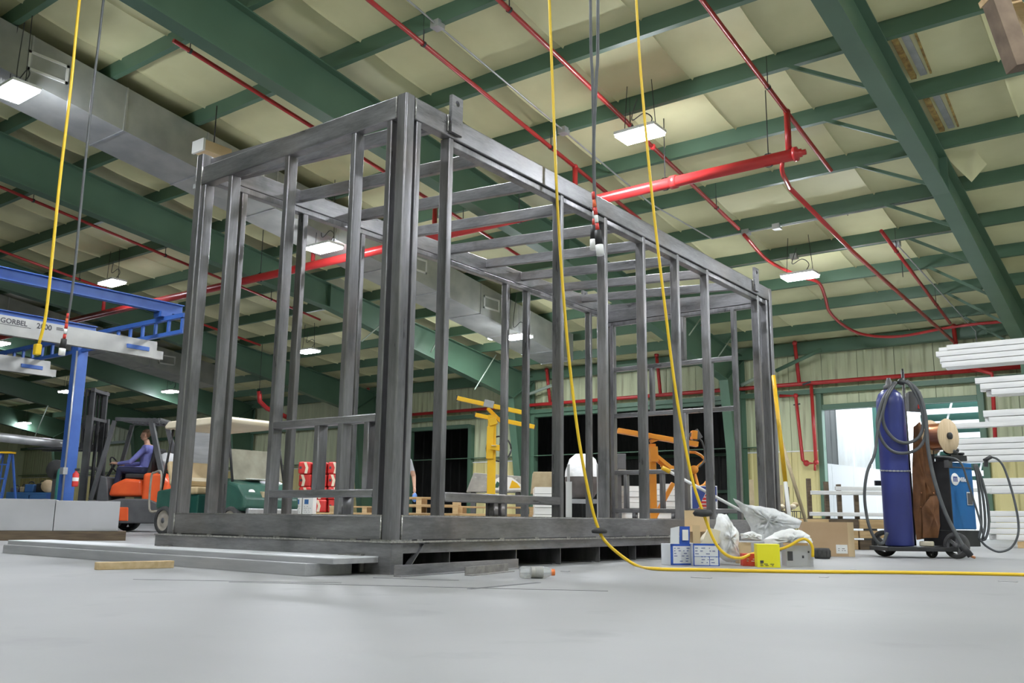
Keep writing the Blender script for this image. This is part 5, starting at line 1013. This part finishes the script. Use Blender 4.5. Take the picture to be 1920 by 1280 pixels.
# ================================================================== PEOPLE (one continuous remeshed body each)
def person(label, loc, rz, caps, regions, vox=.008, hairs=()):
    b = MB()
    for (p, q, r1, r2) in caps:
        p, q = Vector(p), Vector(q); b.sph(p, r1, 10, 8); b.sph(q, r2, 10, 8)
        if (q-p).length > 1e-4: b.cyl(p, q, r1, 10, r2)
    tmp = b.build('tmp', 'skin'); md = tmp.modifiers.new('r', 'REMESH'); md.mode = 'VOXEL'; md.voxel_size = vox; md.use_smooth_shade = True
    s = tmp.modifiers.new('s', 'SMOOTH'); s.iterations = 4; s.factor = .5
    dg = bpy.context.evaluated_depsgraph_get(); me = bpy.data.meshes.new_from_object(tmp.evaluated_get(dg)); bpy.data.objects.remove(tmp)
    me.materials.clear(); names = []
    for m, f in regions: names.append(m); me.materials.append(MAT[m])
    for p in me.polygons:
        c = p.center; p.use_smooth = True
        for i, (m, f) in enumerate(regions):
            if f(c): p.material_index = i; break
    t = thing('person', label, 'person', loc, rz); o = bpy.data.objects.new('body', me); col.objects.link(o); o.parent = t; return t
def head(caps, c, ang=0):                     # faces local +x
    x, y, z = c; cs, sn = math.cos(ang), math.sin(ang)
    def T(a, b_, h): return (x+a*cs-b_*sn, y+a*sn+b_*cs, z+h)
    caps += [(T(-.01, 0, .04), T(.005, 0, .03), .088, .085), (T(.035, 0, -.055), T(.03, 0, -.02), .055, .068), (T(.092, 0, -.005), T(.104, 0, -.022), .012, .015), (T(.085, .0, -.06), T(.088, 0, -.06), .02, .018)]
    for s in (-1, 1): caps += [(T(-.01, s*.085, .0), T(-.01, s*.09, -.03), .018, .014), (T(.08, s*.032, .012), T(.082, s*.032, .012), .014, .013)]
def hand(caps, c, d, side, curl=.6):          # palm at c, fingers along d, thumb on side
    c = Vector(c); d = Vector(d).normalized(); s = Vector(side).normalized(); n = d.cross(s).normalized()
    caps.append((c-d*.03, c+d*.03+s*.0, .028, .030)); caps.append((c-d*.02+s*.02, c+d*.03+s*.022, .02, .02)); caps.append((c-d*.02-s*.02, c+d*.03-s*.022, .02, .02))
    for i, l in enumerate((.068, .078, .074, .058)):
        b0 = c+d*.045+s*(.031-.021*i); k = b0+(d*math.cos(curl*.5)+n*math.sin(curl*.5))*l*.5; e = k+(d*math.cos(curl*1.5)+n*math.sin(curl*1.5))*l*.5
        caps += [(b0, k, .0095, .009), (k, e, .009, .0075)]
    b0 = c-d*.01+s*.035; k = b0+(s*.6+d*.8)*.035; e = k+(d*.9+n*.4)*.03; caps += [(b0, k, .0125, .011), (k, e, .011, .009)]
# ================================================================== FORKLIFT AND DRIVER
D = 18.0; o = spot(240, D); FR = VIEW+math.pi          # forklift faces image left
fk = thing('forklift', 'orange and grey forklift driving left behind the grey box', 'forklift', tuple(o), FR)
def fx(px, py):                                # local (forward, height)
    p = onplane(px, py, o)-o; return -p.dot(HR), p.z
f0, f1 = fx(185, 950)[0], fx(332, 950)[0]
zfl = .10
MB().prism([(f0, .16), (f1+.15, .16), (f1+.10, .52), (fx(300, 900)[0], .62), (fx(250, 900)[0], .62), (fx(215, 900)[0], .55), (f0, .60)], -.52, .52).build('chassis', 'truck_grey', fk, .03)
MB().prism([(f0-.02, .20), (fx(268, 900)[0], .20), (fx(266, 900)[0], .46), (f0-.02, .46)], -.535, .535).build('side_panel', 'orange_truck', fk, .02)
MB().prism([(fx(222, 900)[0], .66), (fx(286, 900)[0], .66), (fx(282, 900)[0], .98), (fx(250, 900)[0], 1.0), (fx(226, 900)[0], .88)], -.42, .42).build('engine_hood', 'orange_truck', fk, .06, 3)
MB().prism([(fx(286, 900)[0], .30), (f1, .34), (f1+.02, .95), (fx(320, 900)[0], 1.12), (fx(286, 900)[0], 1.10)], -.5, .5).build('counterweight', 'orange_truck', fk, .06, 3)
for px, r in ((205, .30), (312, .24)):
    for s in (-1, 1): wheel(fk, (fx(px, 0)[0], s*.46, r), r, .2, 0, 6)
# overhead guard
ft, rt2 = fx(205, 900)[0], fx(300, 900)[0]; zt_ = 2.13
for s in (-1, 1):
    MB().bar((ft+.12, s*.46, .6), (ft-.18, s*.42, zt_-.03), .07, .06).build('guard_pillar', 'truck_grey', fk); MB().bar((fx(322, 900)[0], s*.46, 1.0), (rt2+.1, s*.42, zt_-.05), .07, .09).build('guard_pillar', 'truck_grey', fk)
    MB().bar((ft-.20, s*.42, zt_), (rt2-.05, s*.42, zt_-.02), .06, .07).build('guard_rail', 'truck_grey', fk)
for k in range(9): x = ft-.2+(rt2-.05-ft+.2)*k/8; MB().box(x-.02, -.42, zt_-.01, x+.02, .42, zt_+.03).build('guard_slat', 'truck_grey', fk)
# mast
mx = fx(172, 900)[0]
for s in (-1, 1):
    MB().box(mx-.07, s*.36-.04, .08, mx+.05, s*.36+.04, 2.2).build('mast_rail', 'truck_grey', fk); MB().box(mx-.03, s*.28-.03, .6, mx+.05, s*.28+.03, 2.75).build('mast_rail', 'truck_grey', fk); MB().cyl((mx-.1, s*.2, .2), (mx-.1, s*.2, 2.1), .035, 10).build('lift_ram', 'black_metal', fk)
for z in (.3, 1.2, 2.15, 2.7): MB().box(mx-.04, -.34, z-.03, mx+.03, .34, z+.03).build('mast_crossbar', 'truck_grey', fk)
zc_ = fx(90, 838)[1]
MB().box(mx+.05, -.45, zc_-.06, mx+.10, .45, zc_+.06).box(mx+.05, -.45, zc_+.34, mx+.10, .45, zc_+.44).build('carriage', 'black_metal', fk)
for k in range(7): y = -.42+k*.14; MB().box(mx+.06, y-.015, zc_+.06, mx+.09, y+.015, zc_+1.05).build('backrest_bar', 'black_metal', fk)
MB().box(mx+.06, -.44, zc_+1.05, mx+.09, .44, zc_+1.10).build('backrest_bar', 'black_metal', fk)
for s in (-1, 1): MB().prism([(mx+.10, zc_+.45), (mx+.10, zc_-.06), (mx+1.15, zc_-.06), (mx+1.15, zc_-.04), (mx+.15, zc_-.01), (mx+.15, zc_+.45)], s*.28-.05, s*.28+.05).build('fork', 'black_metal', fk)
MB().box(mx+.105, -.1, fx(0, 797)[1], mx+.12, .08, fx(0, 812)[1] if 0 else fx(0, 797)[1]+.17).build('paper_label', 'print_white', fk)
# dash, seat, wheel
MB().prism([(ft+.05, .55), (ft-.2, .55), (ft-.12, 1.02), (ft+.02, 1.05)], -.4, .4).build('dashboard', 'truck_grey', fk, .02)
sx = fx(262, 900)[0]
MB().box(sx-.28, -.25, 1.0, sx+.2, .25, 1.1).build('seat_cushion', 'black_rubber', fk, .03); MB().bar((sx-.24, 0, 1.08), (sx-.36, 0, 1.6), .46, .1, (1, 0, 0)).build('seat_back', 'black_rubber', fk, .03)
c = Vector((sx+.52, 0, 1.28)); MB().tube([c+Vector((.10*math.sin(g*math.pi/10)*.6, .16*math.cos(g*math.pi/10), .14*math.sin(g*math.pi/10))) for g in range(21)], .014, 6).bar(c, (sx+.66, 0, 1.0), .04, .04).build('steering_wheel', 'black_rubber', fk)
tk = MB().lathe((fx(318, 900)[0], 0, 1.34), [(0, -.40), (.12, -.36), (.17, -.26), (.17, .26), (.12, .36), (0, .40)], 20, 'y').build('fuel_tank', 'tank_white', fk)
MB().bar((fx(318, 900)[0], -.2, 1.10), (fx(318, 900)[0], .2, 1.10), .2, .06).build('tank_cradle', 'black_metal', fk)
MB().tube([(fx(296, 900)[0], .3, 1.1), (fx(296, 900)[0], .3, 1.9)], .03, 8).build('exhaust', 'black_metal', fk)
# load pipe on the forks
pm_ = thing('grey_pipe', 'long grey pipe carried crosswise on the raised forklift forks', 'pipe', tuple(o), FR); MB().tube([(mx+.35, -.9, zc_+.06), (mx+1.35, 1.1, zc_+.10)], .085, 14).build('pipe', 'galv', pm_)
# driver
caps = []; hz = 1.16
caps += [((sx-.12, 0, hz+.02), (sx-.13, 0, hz+.12), .15, .15), ((sx-.13, .0, hz+.12), (sx-.12, 0, hz+.36), .145, .155), ((sx-.12, -.10, hz+.42), (sx-.12, .10, hz+.42), .105, .105), ((sx-.10, 0, hz+.48), (sx-.07, 0, hz+.58), .058, .054)]
head(caps, (sx-.05, 0, hz+.70))
for s in (-1, 1):
    hp, kn, an = (sx-.10, s*.10, hz), (sx+.34, s*.15, hz+.02), (sx+.42, s*.14, .74)
    caps += [(hp, kn, .095, .068), (kn, an, .064, .045), (an, (sx+.58, s*.14, .68), .045, .038)]
    sh, el, wr_ = (sx-.11, s*.205, hz+.40), (sx+.10, s*.27, hz+.16), (sx+.40, s*.16, hz+.13)
    caps += [(sh, el, .062, .048), (el, wr_, .045, .032)]; hand(caps, (sx+.47, s*.15, hz+.14), (.9, -s*.1, .1), (0, -s, .2), .9)
dr = person('driver in a violet-blue shirt seated in the forklift, hands on the wheel', tuple(o), FR, caps,
       [('hair', lambda c: c.z > hz+.745 or (c.z > hz+.62 and c.x < sx-.085)), ('skin', lambda c: c.z > hz+.50), ('skin', lambda c: c.x > sx+.38 and c.z > hz+.08), ('black_rubber', lambda c: c.z < .77), ('trousers_navy', lambda c: c.z < hz+.07 and not (c.x > sx-.0 and c.z > hz+.10)), ('shirt_violet', lambda c: True)])
# standing worker behind the near corner stud
o2 = spot(744, 17.5); caps = []; U = 1.0
caps += [((0, -.07, .95), (0, .07, .95), .13, .13), ((0, 0, 1.05), (0, 0, 1.22), .135, .15), ((0, -.10, 1.38), (0, .10, 1.38), .10, .10), ((0, 0, 1.45), (.01, 0, 1.55), .055, .053)]
head(caps, (.02, 0, 1.655))
for s in (-1, 1):
    caps += [((0, s*.095, .92), (.02, s*.11, .50), .088, .06), ((.02, s*.11, .50), (-.02, s*.11, .10), .058, .04), ((-.02, s*.11, .06), (.13, s*.125, .04), .042, .036)]
    el, wr_ = ((-.03, s*.30, 1.10), (.10, s*.30, .90))
    caps += [((0, s*.20, 1.38), el, .058, .045), (el, wr_, .043, .03)]; hand(caps, (wr_[0]+.03, wr_[1], wr_[2]-.06), (.35, 0, -.9), (1, 0, .3), .8)
pt = person('worker in a grey shirt and pale blue trousers standing behind the near corner stud', tuple(o2), VIEW-math.pi/2+.25, caps,
       [('hair', lambda c: c.z > 1.70 or (c.z > 1.58 and c.x < -.02)), ('skin', lambda c: c.z > 1.47), ('skin', lambda c: abs(c.y) > .23 and c.z < 1.20 and c.z > .5), ('black_rubber', lambda c: c.z < .085), ('trousers_blue', lambda c: c.z < .98), ('shirt_grey', lambda c: True)])
bg = thing('plastic_bag', 'small blue plastic bag in the standing worker\'s hand', 'bag', tuple(o2), VIEW-math.pi/2+.25); MB().sph((.17, .30, .70), (.06, .05, .09), 12, 8).cyl((.15, .30, .77), (.14, .30, .84), .012, 8).build('bag', 'bag_blue', bg)
# ================================================================== GOLF CART
D = 15.2; o = spot(420, D); gc_ = thing('golf_cart', 'green golf cart with cream roof parked behind the box frame\'s near end', 'golf cart', tuple(o), .04)
# local: +x forward (towards the right of the photo), y left, z up
Lf, Lr, Wd = 1.08, -1.22, .56
MB().prism([(Lr+.15, .42), (Lr+.15, .72), (Lr+.55, .76), (Lr+.95, .66), (Lr+.95, .42)], -Wd, Wd).build('rear_body', 'cart_green', gc_, .04, 3)
MB().prism([(Lf-.62, .40), (Lf-.62, .86), (Lf-.45, .90), (Lf-.1, .80), (Lf+.06, .62), (Lf+.08, .44), (Lf-.1, .38)], -Wd, Wd).build('front_cowl', 'cart_green', gc_, .05, 3)
MB().box(Lr+.2, -Wd+.05, .26, Lf-.1, Wd-.05, .34).build('floor_pan', 'black_metal', gc_, .01); MB().box(Lr+.4, -.46, .34, Lr+1.12, .46, .66).build('seat_base', 'cart_dark_green', gc_, .02)
MB().box(Lr+.42, -.50, .66, Lr+1.12, .50, .78).build('seat_cushion', 'tan_vinyl', gc_, .04, 3); MB().bar((Lr+.44, 0, .80), (Lr+.30, 0, 1.20), 1.0, .10, (1, 0, 0)).build('seat_back', 'tan_vinyl', gc_, .04, 3)
MB().bar((Lr+.50, 0, .86), (Lr+.46, 0, .92), 1.0, .10, (1, 0, 0)).build('seat_piping', 'cream', gc_)
rt3 = MB().prism([(Lr+.25, 1.78), (Lr+.35, 1.86), (Lf-.55, 1.88), (Lf-.3, 1.82), (Lf-.34, 1.76), (Lr+.28, 1.73)], -Wd-.03, Wd+.03).build('roof', 'cream', gc_, .03, 3)
for s in (-1, 1):
    MB().tube([(Lf-.28, s*.52, .84), (Lf-.5, s*.50, 1.76)], .02, 8).build('roof_strut', 'black_metal', gc_); MB().tube([(Lr+.2, s*.50, .72), (Lr+.36, s*.48, 1.76)], .02, 8).build('roof_strut', 'black_metal', gc_)
    for x in (Lr+.42, Lf-.22): wheel(gc_, (x, s*.5, .235), .235, .19, 0, 0)
    MB().lathe((Lf-.02, s*.36, .66), [(0, -.03), (.07, -.03), (.07, .02), (0, .02)], 16, 'x').build('headlight', 'print_white', gc_)
for ch in list(gc_.children):
    if ch.name.startswith('tyre'):
        for s in (-1, 1): MB().lathe((0, s*.075, 0), [(0, -.01), (.06, -.01), (.11, .015), (.14, .015), (.165, 0)], 20, 'y').build('wheel_rim', 'rim', ch)
MB().bar((Lf-.30, 0, .88), (Lf-.42, 0, 1.36), 1.02, .012, (1, 0, 0)).build('windshield', 'hazy_plastic', gc_)
MB().box(Lf+.04, -.5, .34, Lf+.12, .5, .44).build('front_bumper', 'galv', gc_, .02); MB().box(Lf-.06, -.2, .60, Lf+.055, .2, .70).build('badge_panel', 'bin_rust', gc_, .01); MB().box(Lf-.42, -.25, .893, Lf-.2, .1, .905).build('paper_sheet', 'print_white', gc_)
c = Vector((Lf-.72, .24, 1.02)); MB().tube([c+Vector((.06*math.sin(g*math.pi/10), .17*math.cos(g*math.pi/10), .15*math.sin(g*math.pi/10))) for g in range(21)], .014, 6).bar(c, (Lf-.4, .24, .72), .04, .04).build('steering_wheel', 'black_rubber', gc_)
for s in (-1, 1): MB().tube(smooth([(Lr+.20, s*.55, .38), (Lr-.02, s*.55, .42), (Lr-.04, s*.55, .95), (Lr+.05, s*.55, 1.02), (Lr+.22, s*.55, 1.02), (Lr+.25, s*.55, .72)], 4), .018, 8).build('bag_rail', 'rim', gc_)
MB().box(Lr-.05, -.5, .36, Lr+.16, .5, .40).build('bag_shelf', 'bin_rust', gc_)
MB().bar((Lf-.32, -.6, .82), (Lf-.55, -.66, 1.55), .012, .012).build('antenna', 'white_paint', gc_)
# dark sheet behind the cart
o = spot(388, 17.2); fn = lp(o); x0, z1 = fn(372, 800); x1, _ = fn(396, 800); t = thing('standing_panel', 'grey padded panel standing behind the golf cart seat', 'panel', tuple(o), VIEW); MB().box(x0-.3, 0, 0, x1+.05, .06, z1).build('panel', 'sheet_edge', t, .02)
